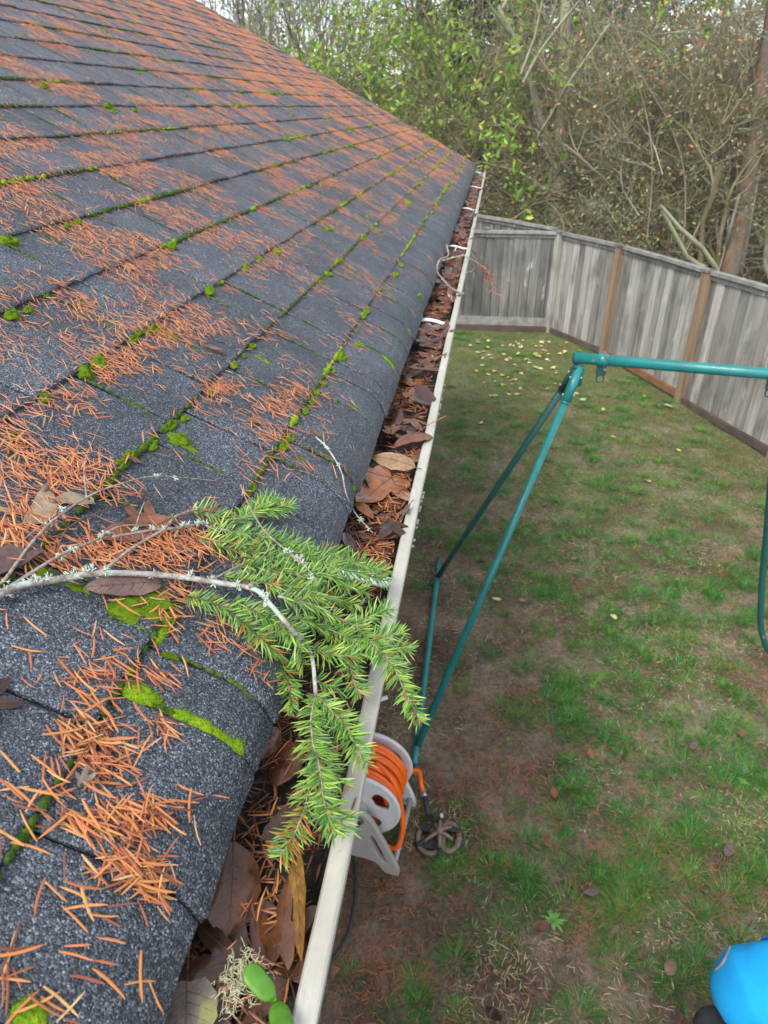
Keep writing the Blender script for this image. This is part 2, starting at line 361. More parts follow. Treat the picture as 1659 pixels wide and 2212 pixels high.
    y = .8 + 11.4 * nr.rand(k) ** 1.3; x = -.65 + nr.rand(k) * (1.7 + .37 * y); keep = nr.rand(k) < .25 + 1.1 * np.clip(fbm(x * 3, y * 3, 9) - .42, 0, 1) * 3; x, y = x[keep], y[keep]; k = len(x)
    a = nr.rand(k) * 6.283; cols = np.array(straw); C = cols[nr.randint(0, 4, k)] * (.6 + 1.0 * nr.rand(k))[:, None]; om = fbm(x * 2.6 + 5, y * 2.6, 2.2, 3) > .54; C[om] = np.array([(.34, .12, .045)]) * (.6 + .9 * nr.rand(om.sum()))[:, None]
    V, F, per = blades(np.c_[x, y, ground_z(x, y) - .004 + .006 * nr.rand(k)], np.c_[np.cos(a), np.sin(a), .15 * (nr.rand(k) - .5)], np.tile([0, 0, 1.0], (k, 1)), .018 + .04 * nr.rand(k) ** 2, .0028 + .002 * nr.rand(k), .2 * (nr.rand(k) - .5), 2, 0, 'needle', .5 * (nr.rand(k) - .5))
    g = npmesh('lawn_litter', V, F, M['needle_mass'], col=np.repeat(C, per, 0)); tag(g, 'dead straw and brown needle litter strewn over the lawn', 'litter', kind='stuff')
make_grass()

# ================================================================== HOUSE: roof of single shingle tabs, fascia, wall
EXPO, TK = 0.127, 0.006
NROW = 28
house = empty('house', (-3.0, 3.5, 0)); tag(house, 'house with dark shingle roof covered in orange needles and moss', 'house')
def solid(name, mb, mat, smooth=False): return adopt(mb.build(name, mat, smooth=smooth), house)
roof = None
def make_house():
    global roof
    mb = MB()                                               # roof deck under the shingles, both slopes, with a real thickness
    STOP = EXPO * (NROW - 1) + .05
    pr = [prof(s) for s in [-.128, -.11, -.09, -.068, 0, STOP]]; top = [p - n * .008 for p, n in pr]
    ridge = top[-1]; back = ridge + np.array([-3.6 * math.cos(TH), 0, -3.6 * math.sin(TH)])
    line = top + [back]; under = [np.array([-.205, 0, 2.80]), np.array([-.30, 0, 2.80]), ridge - np.array([0, 0, .12]), back - np.array([0, 0, .12])]
    poly = line + [under[3], under[2], under[1], under[0]]; n = len(poly)
    V = [(p[0], -1.2, p[2]) for p in poly] + [(p[0], YF, p[2]) for p in poly]
    F = [(i, i + n, (i + 1) % n + n, (i + 1) % n) for i in range(n)]
    mb.add(V, F); mb.add([V[i] for i in range(n)], [tuple(range(n))]); mb.add([V[i] for i in range(n, 2 * n)], [tuple(reversed(range(n)))])
    roof = solid('roof', mb, M['deck'])
    mb = MB(); mb.box((-.222, -1.2, 2.60), (-.2055, YF - .01, 2.799)); solid('fascia', mb, M['wood_dark'])
    mb = MB(); mb.box((-.72, -1.2, 2.62), (-.2225, YF - .02, 2.635)); solid('soffit', mb, M['wood_dark'])
    ridgex = ridge[0]
    for k in range(13):                                     # lap siding boards of the wall under the eave
        z0 = .15 + k * .19; mb = MB(); mb.add([(-.72 + .012, -1.2, z0), (-.72 + .012, YF - .3, z0), (-.72, YF - .3, z0 + .2), (-.72, -1.2, z0 + .2), (-.75, -1.2, z0), (-.75, YF - .3, z0), (-.75, YF - .3, z0 + .2), (-.75, -1.2, z0 + .2)], [(0, 1, 2, 3), (7, 6, 5, 4), (0, 4, 5, 1), (2, 6, 7, 3), (1, 5, 6, 2), (0, 3, 7, 4)]); solid('siding_board', mb, M['siding'])
    mb = MB(); mb.box((2 * ridgex + .75, -1.1, 0), (-.755, YF - .31, 2.6)); solid('wall', mb, M['siding'])
    mb = MB(); mb.add([(-.3, YF - .31, 2.6), (2 * ridgex + .3, YF - .31, 2.6), (ridgex, YF - .31, ridge[2] - .13), (-.3, YF - .34, 2.6), (2 * ridgex + .3, YF - .34, 2.6), (ridgex, YF - .34, ridge[2] - .13)], [(0, 2, 1), (3, 4, 5), (0, 1, 4, 3), (1, 2, 5, 4), (2, 0, 3, 5)]); solid('gable', mb, M['siding'])
make_house()
def tab_mesh(row, y0, y1, rs):
    """one shingle tab: slab with a worn, slightly rounded rim, following the roof section"""
    s0 = (row - 1) * EXPO if row > 0 else -.136; s1 = row * EXPO + .02
    ns = 9 if row == 0 else 3; g = (.0012 if y0 < 1.1 else .0030) if row == 0 else (.0012 if y0 < 1.1 else .0021); j = rs.uniform(-.0012, .0022); cv = rs.uniform(-.001, .0015); w = y1 - y0
    ys = [y0 + g, y0 + g + .004, y0 + w * .36, y0 + w * .68, y1 - g - .004, y1 - g]; hs = [-.0022, 0, 0, 0, 0, -.0022]
    bt = [rs.uniform(-.0022, .0022) for _ in ys]
    V = []; nyv = len(ys)
    ss = [s0, s0 + .003] + [s0 + .003 + (s1 - s0 - .003) * k / ns for k in range(1, ns + 1)]
    for k, s in enumerate(ss):
        t = (s - s0) / (s1 - s0)
        for a, y in enumerate(ys):
            h = TK * (1 - t * .98) + hs[a] + (-.0015 if k == 0 else 0) + j * (1 - t) + cv * (1 - t) * math.sin(a * 1.3)
            V.append(roofp(s + (bt[a] if k < 2 else 0), y, h))
    nt_ = len(V)
    for k, s in enumerate(ss):                            # underside
        for a, y in enumerate(ys):
            V.append(roofp(s + (bt[a] if k < 2 else 0), y, max(0.0002, .0008 * (1 - k / len(ss))) - (.004 if row == 0 else .001)))
    F = []; m = nyv; nk = len(ss)
    for k in range(nk - 1):
        for a in range(m - 1):
            i = k * m + a; F.append((i, i + 1, i + m + 1, i + m))
    for a in range(m - 1): F.append((a, nt_ + a, nt_ + a + 1, a + 1))
    for k in range(nk - 1):
        F.append((k * m, (k + 1) * m, nt_ + (k + 1) * m, nt_ + k * m)); i = k * m + m - 1; F.append((i, nt_ + i, nt_ + i + m, i + m))
    return V, F
SLOTS = {0: [-.3, -.12, .03, .15, .247, .37, .425, .56, .70, .80, .862, 1.05, 1.15, 1.21, 1.36, 1.50, 1.62],
         1: [-.3, -.1, .08, .2, .33, .46, .58, .71, .805, .87, .98, 1.07, 1.19, 1.31, 1.44, 1.55],
         2: [-.2, 0, .17, .29, .45, .62, .76, .89, .985, 1.04, 1.19, 1.30, 1.45]}
def make_shingles():
    rs = random.Random(3); tabs = []
    for row in range(NROW):
        sl = list(SLOTS.get(row, []))
        if not sl:
            sl = [-.35 + rs.uniform(0, .12)]
        while sl[-1] < YF + .01:
            sl.append(sl[-1] + rs.choice((.095, .12, .135, .15, .165, .18)) + rs.uniform(-.01, .01))
        sl[-1] = YF + .03 + rs.uniform(-.004, .004)
        if sl[-1] - sl[-2] < .05: sl.pop(-2)
        for a, b in zip(sl[:-1], sl[1:]):
            c = roofp((row - .5) * EXPO, (a + b) / 2); x, y, w = pix(c)
            vis = w > .05 and -60 < x < 1700 and -60 < y < 2300
            if not vis and (b < -.2 or (row > 3 and (x < -200 or y < -250) and w > 0) or w < 0): 
                if row > 8 or b < -.2: pass
            size = (b - a) * EXPO / max(w, .05) ** 2.4 if vis else 0
            tabs.append((size, row, a, b))
    tabs.sort(key=lambda t: -t[0]); big = [t for t in tabs[:300]]; rest = tabs[300:]
    for _, row, a, b in big:
        V, F = tab_mesh(row, a, b, rs); me = bpy.data.meshes.new('shingle'); me.from_pydata([tuple(p) for p in V], [], F); me.materials.append(M['shingle']); me.update()
        o = bpy.data.objects.new('shingle', me); COL.objects.link(o); o.parent = roof
    mb = MB()
    for _, row, a, b in rest: mb.add(*tab_mesh(row, a, b, rs))
    o = mb.build('far_shingles', M['shingle'], smooth=False); o.parent = roof; o['kind'] = 'stuff'
    return tabs
TABS = make_shingles()

# ================================================================== GUTTER
ZL, XO, XI = 2.795, -.0742, -.0909
gutter = empty('gutter', (-.13, 0, 2.68)); tag(gutter, 'cream painted metal gutter along the eave packed with leaves and needles', 'gutter')
def make_gutter():
    def extrude(pts, y0, y1, name, mat, closed=True, n=40, smooth=False):
        V = []; ys = np.linspace(y0, y1, n + 1); m = len(pts)
        for y in ys:
            wob = .0006 * math.sin(y * 7) + .0004 * math.sin(y * 19)
            V += [(p[0] + wob, y, p[1]) for p in pts]
        F = [(k * m + i, k * m + (i + 1) % m, (k + 1) * m + (i + 1) % m, (k + 1) * m + i) for k in range(n) for i in range(m if closed else m - 1)]
        F += [tuple(range(m)), tuple(range(n * m, n * m + m))[::-1]]
        mb = MB(); mb.add(V, F); return adopt(mb.build(name, mat, smooth=smooth), gutter)
    t = .0012
    # rolled front lip: flat top with eased corners, short outer face
    lip = [(XI, ZL - .0025), (XI + .0018, ZL - .0004), (XI + .006, ZL + .0002), (XO - .0022, ZL), (XO - .0004, ZL - .0016), (XO, ZL - .0040), (XO - .0006, ZL - .0125), (XO - .003, ZL - .0135), (XO - .0045, ZL - .011), (XO - .0045, ZL - .005), (XI + .002, ZL - .005)]
    extrude(lip, -.6, YF + .02, 'lip', M['gutter'], smooth=False)
    front = [(XO - .004, ZL - .0128), (XO - .010, ZL - .022), (XO - .012, ZL - .035), (XO - .022, ZL - .052), (XO - .034, ZL - .066), (XO - .036, ZL - .098), (XO - .030, ZL - .108), (-.2035, ZL - .110)]
    inner = [(x - .0022 if i < 7 else x, z + (.0012 if i >= 6 else 0)) for i, (x, z) in enumerate(front)]
    back = [(-.2035, ZL + .004), (-.2022, ZL + .004)]
    extrude(front + [(-.2035, ZL + .004), (-.2018, ZL + .004), (-.2018, ZL - .1085)] + inner[::-1][1:], -.6, YF + .015, 'trough', M['gutter'])
    mb = MB(); P = front + [(-.2035, ZL + .004)]; V = [(x, YF + .0155, z) for x, z in P] + [(x, YF + .019, z) for x, z in P]; m = len(P)
    mb.add(V, [tuple(range(m)), tuple(range(m, 2 * m))[::-1]] + [(i, i + m, (i + 1) % m + m, (i + 1) % m) for i in range(m)]); adopt(mb.build('end_cap', M['hanger'], smooth=False), gutter)
    for y in (.692, 1.885, 3.05, 4.30, 5.55, 6.80):          # hidden hangers: ribbed white straps
        mb = MB(); z = ZL - .006; x0, x1 = -.2005, XI + .001
        xs = np.linspace(x0, x1, 12); V = []; prof_ = [(-.0125, 0), (-.011, .004), (-.005, .0045), (-.003, .0015), (.003, .0015), (.005, .0045), (.011, .004), (.0125, 0)]
        for i, x in enumerate(xs):
            u = i / 11; lift = .010 * math.sin(math.pi * min(1, u * 1.15)) ; wd_ = 1.0 - .25 * u
            V += [(x, y + a * wd_, z + b + lift) for a, b in prof_]
        m = 8; F = [(k * m + i, k * m + i + 1, (k + 1) * m + i + 1, (k + 1) * m + i) for k in range(11) for i in range(m - 1)] + [(k * m + m - 1, k * m, (k + 1) * m, (k + 1) * m + m - 1) for k in range(11)] + [tuple(range(m)), tuple(range(11 * m, 12 * m))[::-1]]
        mb.add(V, F); h = adopt(mb.build('hanger', M['hanger']), gutter)
        mb = MB(); mb.tube([(x0 + .02, y, z + .004), (x0 + .02, y, z + .0125)], .004, 8); mb.tube([(x0 + .02, y, z + .0125), (x0 + .02, y, z + .0145)], .0065, 8); s_ = mb.build('screw', M['bolt'], smooth=False); s_.parent = h
M['bolt'] = simple('zinc_bolt', (.62, .63, .65), (.5, .5, .52), 80, .3, metallic=.9)
make_gutter()
def water_drops():
    m, t, b = newmat('water'); b.inputs['Base Color'].default_value = (.9, .93, .95, 1); b.inputs['Roughness'].default_value = .03; b.inputs['Transmission Weight'].default_value = .9; b.inputs['IOR'].default_value = 1.33
    rs = random.Random(8); mb = MB(); y = .30
    while y < 1.6:
        y += rs.choice((.006, .009, .012, .02, .03)) * rs.uniform(.8, 1.3)
        if vnoise(y * 6, 1.0) < .45: continue
        r = rs.uniform(.0012, .0024); V = []; F = []
        for i in range(5):
            a = math.pi * i / 4; rr = r * math.sin(a) + 1e-5
            V += [(XO + .0006 + rr * math.cos(k * 1.0472), y + rr * math.sin(k * 1.0472), ZL - .0128 - r * .5 + r * 1.2 * math.cos(a)) for k in range(6)]
        for i in range(4):
            for k in range(6): F.append((i * 6 + k, i * 6 + (k + 1) % 6, (i + 1) * 6 + (k + 1) % 6, (i + 1) * 6 + k))
        mb.add(V, F)
    d = mb.build('water_drops', m); tag(d, 'row of water drops hanging under the gutter lip', 'water drops', kind='stuff')
water_drops()

# ================================================================== FENCES
def wood_grey(name, a, b_, c):
    m, t, b = newmat(name); b.inputs['Roughness'].default_value = .8; b.inputs['Specular IOR Level'].default_value = .25
    n1 = node(t, 'ShaderNodeTexNoise', Scale=1.0, Detail=6.0, Roughness=.6); t.links.new(coords(t, 1, (26, 26, 1.3)), n1.inputs['Vector'])
    col = ramp(t, n1.outputs['Fac'], [(.28, a), (.5, b_), (.72, c)])
    n2 = node(t, 'ShaderNodeTexNoise', Scale=1.0, Detail=4.0); t.links.new(coords(t, 1, (5, 5, 2)), n2.inputs['Vector'])
    g = ramp(t, n2.outputs['Fac'], [(.5, (0, 0, 0)), (.72, (.75, .75, .75))]); col = mixc(t, g, col, tuple(x * .5 for x in a))
    n3 = node(t, 'ShaderNodeTexNoise', Scale=1.0, Detail=5.0); t.links.new(coords(t, 1, (7, 7, 3.2)), n3.inputs['Vector'])
    w = ramp(t, n3.outputs['Fac'], [(.62, (0, 0, 0)), (.70, (.6, .6, .6))]); col = mixc(t, w, col, (.50, .49, .46))
    oi = t.nodes.new('ShaderNodeObjectInfo'); h = t.nodes.new('ShaderNodeHueSaturation'); mr = node(t, 'ShaderNodeMapRange'); mr.inputs[3].default_value = .60; mr.inputs[4].default_value = 1.35
    t.links.new(oi.outputs['Random'], mr.inputs[0]); t.links.new(mr.outputs[0], h.inputs['Value']); t.links.new(col, h.inputs['Color']); t.links.new(h.outputs[0], b.inputs['Base Color'])
    bump(t, b, n1.outputs['Fac'], .5, .006); return m
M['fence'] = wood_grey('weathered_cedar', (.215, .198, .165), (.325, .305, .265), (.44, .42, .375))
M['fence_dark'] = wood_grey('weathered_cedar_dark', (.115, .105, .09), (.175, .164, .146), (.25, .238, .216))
M['post'] = simple('brown_post', (.23, .155, .09), (.36, .25, .15), 8, .75, .4, stretch=(18, 18, 1.2), objrand=.15)
M['rail'] = simple('mossy_rail', (.18, .17, .145), (.30, .29, .26), 9, .85, .5, objrand=.12)
M['redboard'] = simple('red_brown_board', (.17, .072, .03), (.26, .12, .05), 6, .7, .3, objrand=.1)
M['darkboard'] = simple('dark_board', (.065, .042, .032), (.12, .08, .06), 6, .8, .3)
def fence_run(root, A, B, h0, h1, mat, seed, rs_sink=0.0, step=.142, inward=1):
    """boards, top rail between two posts; A,B plan points"""
    A, B = np.array(A), np.array(B); L = np.linalg.norm(B - A); d = (B - A) / L; nrm_ = np.array([d[1], -d[0]]) * inward
    rs = random.Random(seed); n = max(2, int(L / step)); w = L / n
    for k in range(n):
        u0, u1 = k * w + .005, (k + 1) * w - .005; off = rs.uniform(-.010, .008); hh = h0 + (h1 - h0) * (k + .5) / n + rs.uniform(-.020, -.002)
        P = []
        for (u, e) in ((u0, 0), (u1, 0), (u1, .018), (u0, .018)):
            q = A + d * (u + rs.uniform(-.001, .001)) - nrm_ * (e + off); P.append(q)
        mb = MB(); t = rs.uniform(-.006, .006)
        mb.add([(p[0], p[1], .05) for p in P] + [(p[0] + d[0] * t, p[1] + d[1] * t, hh) for p in P], [(3, 2, 1, 0), (4, 5, 6, 7), (0, 1, 5, 4), (1, 2, 6, 5), (2, 3, 7, 6), (3, 0, 4, 7)])
        adopt(mb.build('board', mat, smooth=False), root)
    mb = MB()
    def bar(z0, z1, e0, e1, m, name, ext=0.0, sag=0.0):
        mb = MB(); N_ = 6; V = []
        for k in range(N_ + 1):
            u = -ext + (L + 2 * ext) * k / N_; z = (h1 - h0) * k / N_ + sag * math.sin(math.pi * k / N_)
            for (e, zz) in ((e0, z0), (e1, z0), (e1, z1), (e0, z1)):
                q = A + d * u + nrm_ * e; V.append((q[0], q[1], zz + z + rs.uniform(-.002, .002)))
        F = [(k * 4 + i, k * 4 + (i + 1) % 4, k * 4 + 4 + (i + 1) % 4, k * 4 + 4 + i) for k in range(N_) for i in range(4)] + [(3, 2, 1, 0), (N_*4, N_*4+1, N_*4+2, N_*4+3)]
        mb.add(V, F); return adopt(mb.build(name, m, smooth=False), root)
    bar(h0 - .005, h0 + .035, -.045, .05, M['rail'], 'top_rail', 0, .004)
    bar(h0 - .062, h0 - .012, .001, .026, M['fence_dark'], 'face_rail')
    return bar
def post(root, xy, h, mat, d, r=.045, cap=True):
    mb = MB(); a = math.atan2(d[1], d[0]); Mx = Matrix.Translation((xy[0], xy[1], 0)) @ Matrix.Rotation(a, 4, 'Z'); rs = random.Random(int(xy[0] * 100))
    mb.box((-r, -r, -.1), (r, r, h), M=Mx); p = adopt(mb.build('post', mat, smooth=False), root)
    if cap:
        mb = MB(); mb.box((-r * 1.35, -r * 1.35, h + .001), (r * 1.35, r * 1.35, h + .028), M=Mx)
        mb.add([tuple(Mx @ Vector(q)) for q in ((-r, -r, h + .028), (r, -r, h + .028), (r, r, h + .028), (-r, r, h + .028), (0, 0, h + .05))], [(0, 1, 4), (1, 2, 4), (2, 3, 4), (3, 0, 4)])
        c = mb.build('post_cap', M['fence_dark'], smooth=False); c.parent = p
def make_fences():
    C0 = (1.13, 12.0); PTS = [C0, (1.89, 10.82), (2.61, 8.94), (3.22, 7.28), (3.95, 5.3), (4.6, 3.5)]
    b = empty('back_fence', (-.3, 11.9, 0)); tag(b, 'grey weathered board fence across the back of the lawn, facing the camera', 'fence')
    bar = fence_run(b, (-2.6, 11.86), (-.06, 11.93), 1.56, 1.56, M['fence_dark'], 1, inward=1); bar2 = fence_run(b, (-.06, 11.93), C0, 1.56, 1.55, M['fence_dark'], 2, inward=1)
    bar2(.10 - .0, .235, .002, .034, M['rail'], 'kick_board'); bar2(-.02, .095, .004, .05, M['darkboard'], 'ground_board')
    bar(.10, .235, .002, .034, M['rail'], 'kick_board'); bar(-.02, .095, .004, .05, M['darkboard'], 'ground_board')
    post(b, (-.06, 11.985), 1.60, M['fence_dark'], (1, 0)); post(b, (-2.6, 11.9), 1.6, M['fence_dark'], (1, 0))
    s = empty('side_fence', (2.6, 8.9, 0)); tag(s, 'pale grey board fence with brown posts running down the right side', 'fence')
    hs_ = [1.55, 1.56, 1.60, 1.64, 1.68, 1.7]
    for i in range(5):
        bar = fence_run(s, PTS[i], PTS[i + 1], hs_[i], hs_[i + 1], M['fence'], 20 + i)
        if i == 1: bar(.0, .085, .004, .05, M['redboard'], 'ground_board')
        else: bar(-.01, .07, .004, .05, M['darkboard'], 'ground_board')
    for i, p in enumerate(PTS):
        d = np.array(PTS[min(i + 1, 5)]) - np.array(PTS[max(i - 1, 0)]); d = d / np.linalg.norm(d); q = np.array(p) + np.array([d[1], -d[0]]) * .046
        post(s, q, hs_[i] + .02, M['post'] if i else M['fence'], d)
    n = empty('neighbour_fence', (-.5, 13.4, 0)); tag(n, 'dark board fence of the next plot, its top showing behind the back fence', 'fence')
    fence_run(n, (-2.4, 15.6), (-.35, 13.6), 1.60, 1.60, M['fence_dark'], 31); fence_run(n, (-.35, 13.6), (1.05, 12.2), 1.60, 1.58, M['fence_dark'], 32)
    post(n, (-.33, 13.52), 1.66, M['post'], (1, -1), cap=False)
make_fences()

# ================================================================== SWING FRAME
def paint(name, c, rough=.32):
    m, t, b = newmat(name); b.inputs['Roughness'].default_value = rough; b.inputs['Coat Weight'].default_value = .3; b.inputs['Coat Roughness'].default_value = .15
    nz = node(t, 'ShaderNodeTexNoise', Scale=1.0, Detail=5.0); t.links.new(coords(t, 9), nz.inputs['Vector'])
    col = ramp(t, nz.outputs['Fac'], [(.3, tuple(x * .8 for x in c)), (.7, tuple(min(1, x * 1.12) for x in c))]); nd = node(t, 'ShaderNodeTexNoise', Scale=1.0, Detail=7.0, Roughness=.75); t.links.new(coords(t, 30), nd.inputs['Vector']); dm = ramp(t, nd.outputs['Fac'], [(.60, (0, 0, 0)), (.72, (.7, .7, .7))]); col = mixc(t, dm, col, (.07, .075, .06)); rg = ramp(t, nd.outputs['Fac'], [(.4, (rough,) * 3), (.7, (.7, .7, .7))]); t.links.new(rg, b.inputs['Roughness']); t.links.new(col, b.inputs['Base Color'])
    n2 = node(t, 'ShaderNodeTexNoise', Scale=1.0, Detail=3.0); t.links.new(coords(t, 130), n2.inputs['Vector']); bump(t, b, n2.outputs['Fac'], .12, .001); return m
M['teal'] = paint('teal_enamel', (.010, .20, .19)); M['teal_dark'] = paint('teal_dark_enamel', (.006, .075, .068))
def make_swing():
    t = empty('swing_frame', (-.2, 3.7, 0)); tag(t, 'teal green metal tube swing frame standing on the lawn', 'swing frame')
    def tb(name, pts, r, m='teal', n=14, parent=None):
        mb = MB(); mb.tube(pts, r, n); o = mb.build(name, M[m]); 
        if parent is None: adopt(o, t)
        else: o.parent = parent
        return o
    A = np.array([.50, 3.80, 2.118]); Bx = np.array([2.85, 3.80, 2.02])
    bar = tb('top_bar', [A, Bx], .030, n=18); d = norm(Bx - A)
    tb('end_plug', [A - d * .004, A], .027, 'teal_dark', parent=bar)
    apex = A + d * .035 - np.array([0, .0, .03])
    def leg(name, off, foot, bend, r=.0215, m='teal'):
        top = apex + np.array([0, off * .5, -.02]); pts = [top] + ([np.array(bend)] if bend is not None else []) + [np.array(foot)]
        P = [pts[0]]; 
        if bend is not None:
            a, b_, c = pts; P = [a] + [b_ + (a - b_) * .06 * k for k in (2, 1)] + [b_ + (c - b_) * .04] + [b_ + (c - b_) * .15, c]
        else: P = [pts[0], pts[1]]
        o = tb(name, P, r, m, 14); ax = norm(P[1] - P[0]); tb('sleeve', [top - ax * .01, top + ax * .19], r * 1.22, m, 14, o)
        tb('sleeve_rim', [top + ax * .19, top + ax * .205], r * 1.12, m, 14, o)
        for k in (.05, .15):
            q = top + ax * k; mb = MB(); mb.tube([q + np.array([.033, 0, .0]), q - np.array([.033, 0, 0])], .0065, 8); bo = mb.build('bolt', M['bolt'], smooth=False); bo.parent = o
        return o
    lf = (-.212, 2.85, .02); lb = (-.222, 4.57, .02)
    leg('leg', -.06, lf, None); leg('leg', .06, lb, (-.105, 4.46, .345), m='teal_dark')
    tb('ground_rail', [(-.225, 4.86, .022), (-.222, 4.57, .022), (-.214, 2.72, .022)], .0205)
    # far A-frame outside the view
    for (off, foot) in ((-.06, (3.6, 2.85, .02)), (.06, (3.6, 4.57, .02))): tb('leg', [Bx + np.array([-.03, off * .5, -.05]), np.array(foot)], .0215)
    tb('ground_rail', [(3.61, 4.8, .022), (3.61, 2.7, .022)], .0205)
    # brace bracket at the apex
    mb = MB(); mb.box((apex[0] - .028, apex[1] - .05, apex[2] - .11), (apex[0] + .02, apex[1] + .05, apex[2] - .012)); adopt(mb.build('apex_bracket', M['teal_dark'], smooth=False), t)
    for x in (.655, 1.545):
        f_ = (x - A[0]) / (Bx[0] - A[0]); c = A + (Bx - A) * f_
        mb = MB(); mb.tube([c - d * .028, c + d * .028], .0345, 18); cl = adopt(mb.build('hanger_clamp', M['teal']), t)
        mb = MB(); mb.box((c[0] - .024, c[1] - .012, c[2] - .085), (c[0] + .024, c[1] + .012, c[2] - .030)); o = mb.build('clamp_tab', M['teal_dark'], smooth=False); o.parent = cl
        for zz in (.045, -.068):
            mb = MB(); mb.tube([c + np.array([0.012, -.042, zz * .6]), c + np.array([.012, .042, zz * .6])], .008, 8); o = mb.build('bolt', M['bolt'], smooth=False); o.parent = cl
        mb = MB(); ring = [c + np.array([math.cos(a) * .020, .0, -.105 + math.sin(a) * .022]) for a in np.linspace(0, 2 * math.pi, 17)]; mb.tube(ring, .0042, 6); o = mb.build('hook_ring', M['teal_dark']); o.parent = cl
    mb = MB(); q = A + d * .10; mb.tube([q + np.array([0, -.034, 0]), q + np.array([0, .034, 0])], .008, 8); adopt(mb.build('bolt', M['bolt'], smooth=False), t)
    g = empty('glider', (2.0, 3.8, .3)); tag(g, 'teal curved tube of a hanging glider seat at the right picture edge', 'glider')
    p0 = atY(1656, 1150, 3.8); pts = [p0 + np.array([.0, 0, .55]), p0, atY(1646, 1260, 3.8), atY(1643, 1345, 3.8), atY(1649, 1378, 3.8), atY(1664, 1410, 3.8), atY(1720, 1450, 3.8)]
    pts[0] = np.array([1.60, 3.8, 1.93]); P = catmull(pts, 6); mb = MB(); mb.tube(P, .019, 12); adopt(mb.build('hanger_tube', M['teal_dark']), g)
    e = P[-1]; mb = MB(); mb.tube([e, e + np.array([.35, 0, -.02])], .019, 12); adopt(mb.build('foot_rest', M['teal']), g)
    mb = MB(); mb.box((e[0] + .05, 3.66, e[2] + .12), (e[0] + .40, 3.94, e[2] + .145)); mb.box((e[0] + .38, 3.66, e[2] + .145), (e[0] + .405, 3.94, e[2] + .42)); adopt(mb.build('seat', M['teal'], smooth=False), g)
    c = atY(1648, 1372, 3.8); mb = MB(); mb.tube([c + np.array([0, -.025, 0]), c + np.array([0, .025, 0])], .009, 8); adopt(mb.build('bolt', M['bolt'], smooth=False), g)
make_swing()

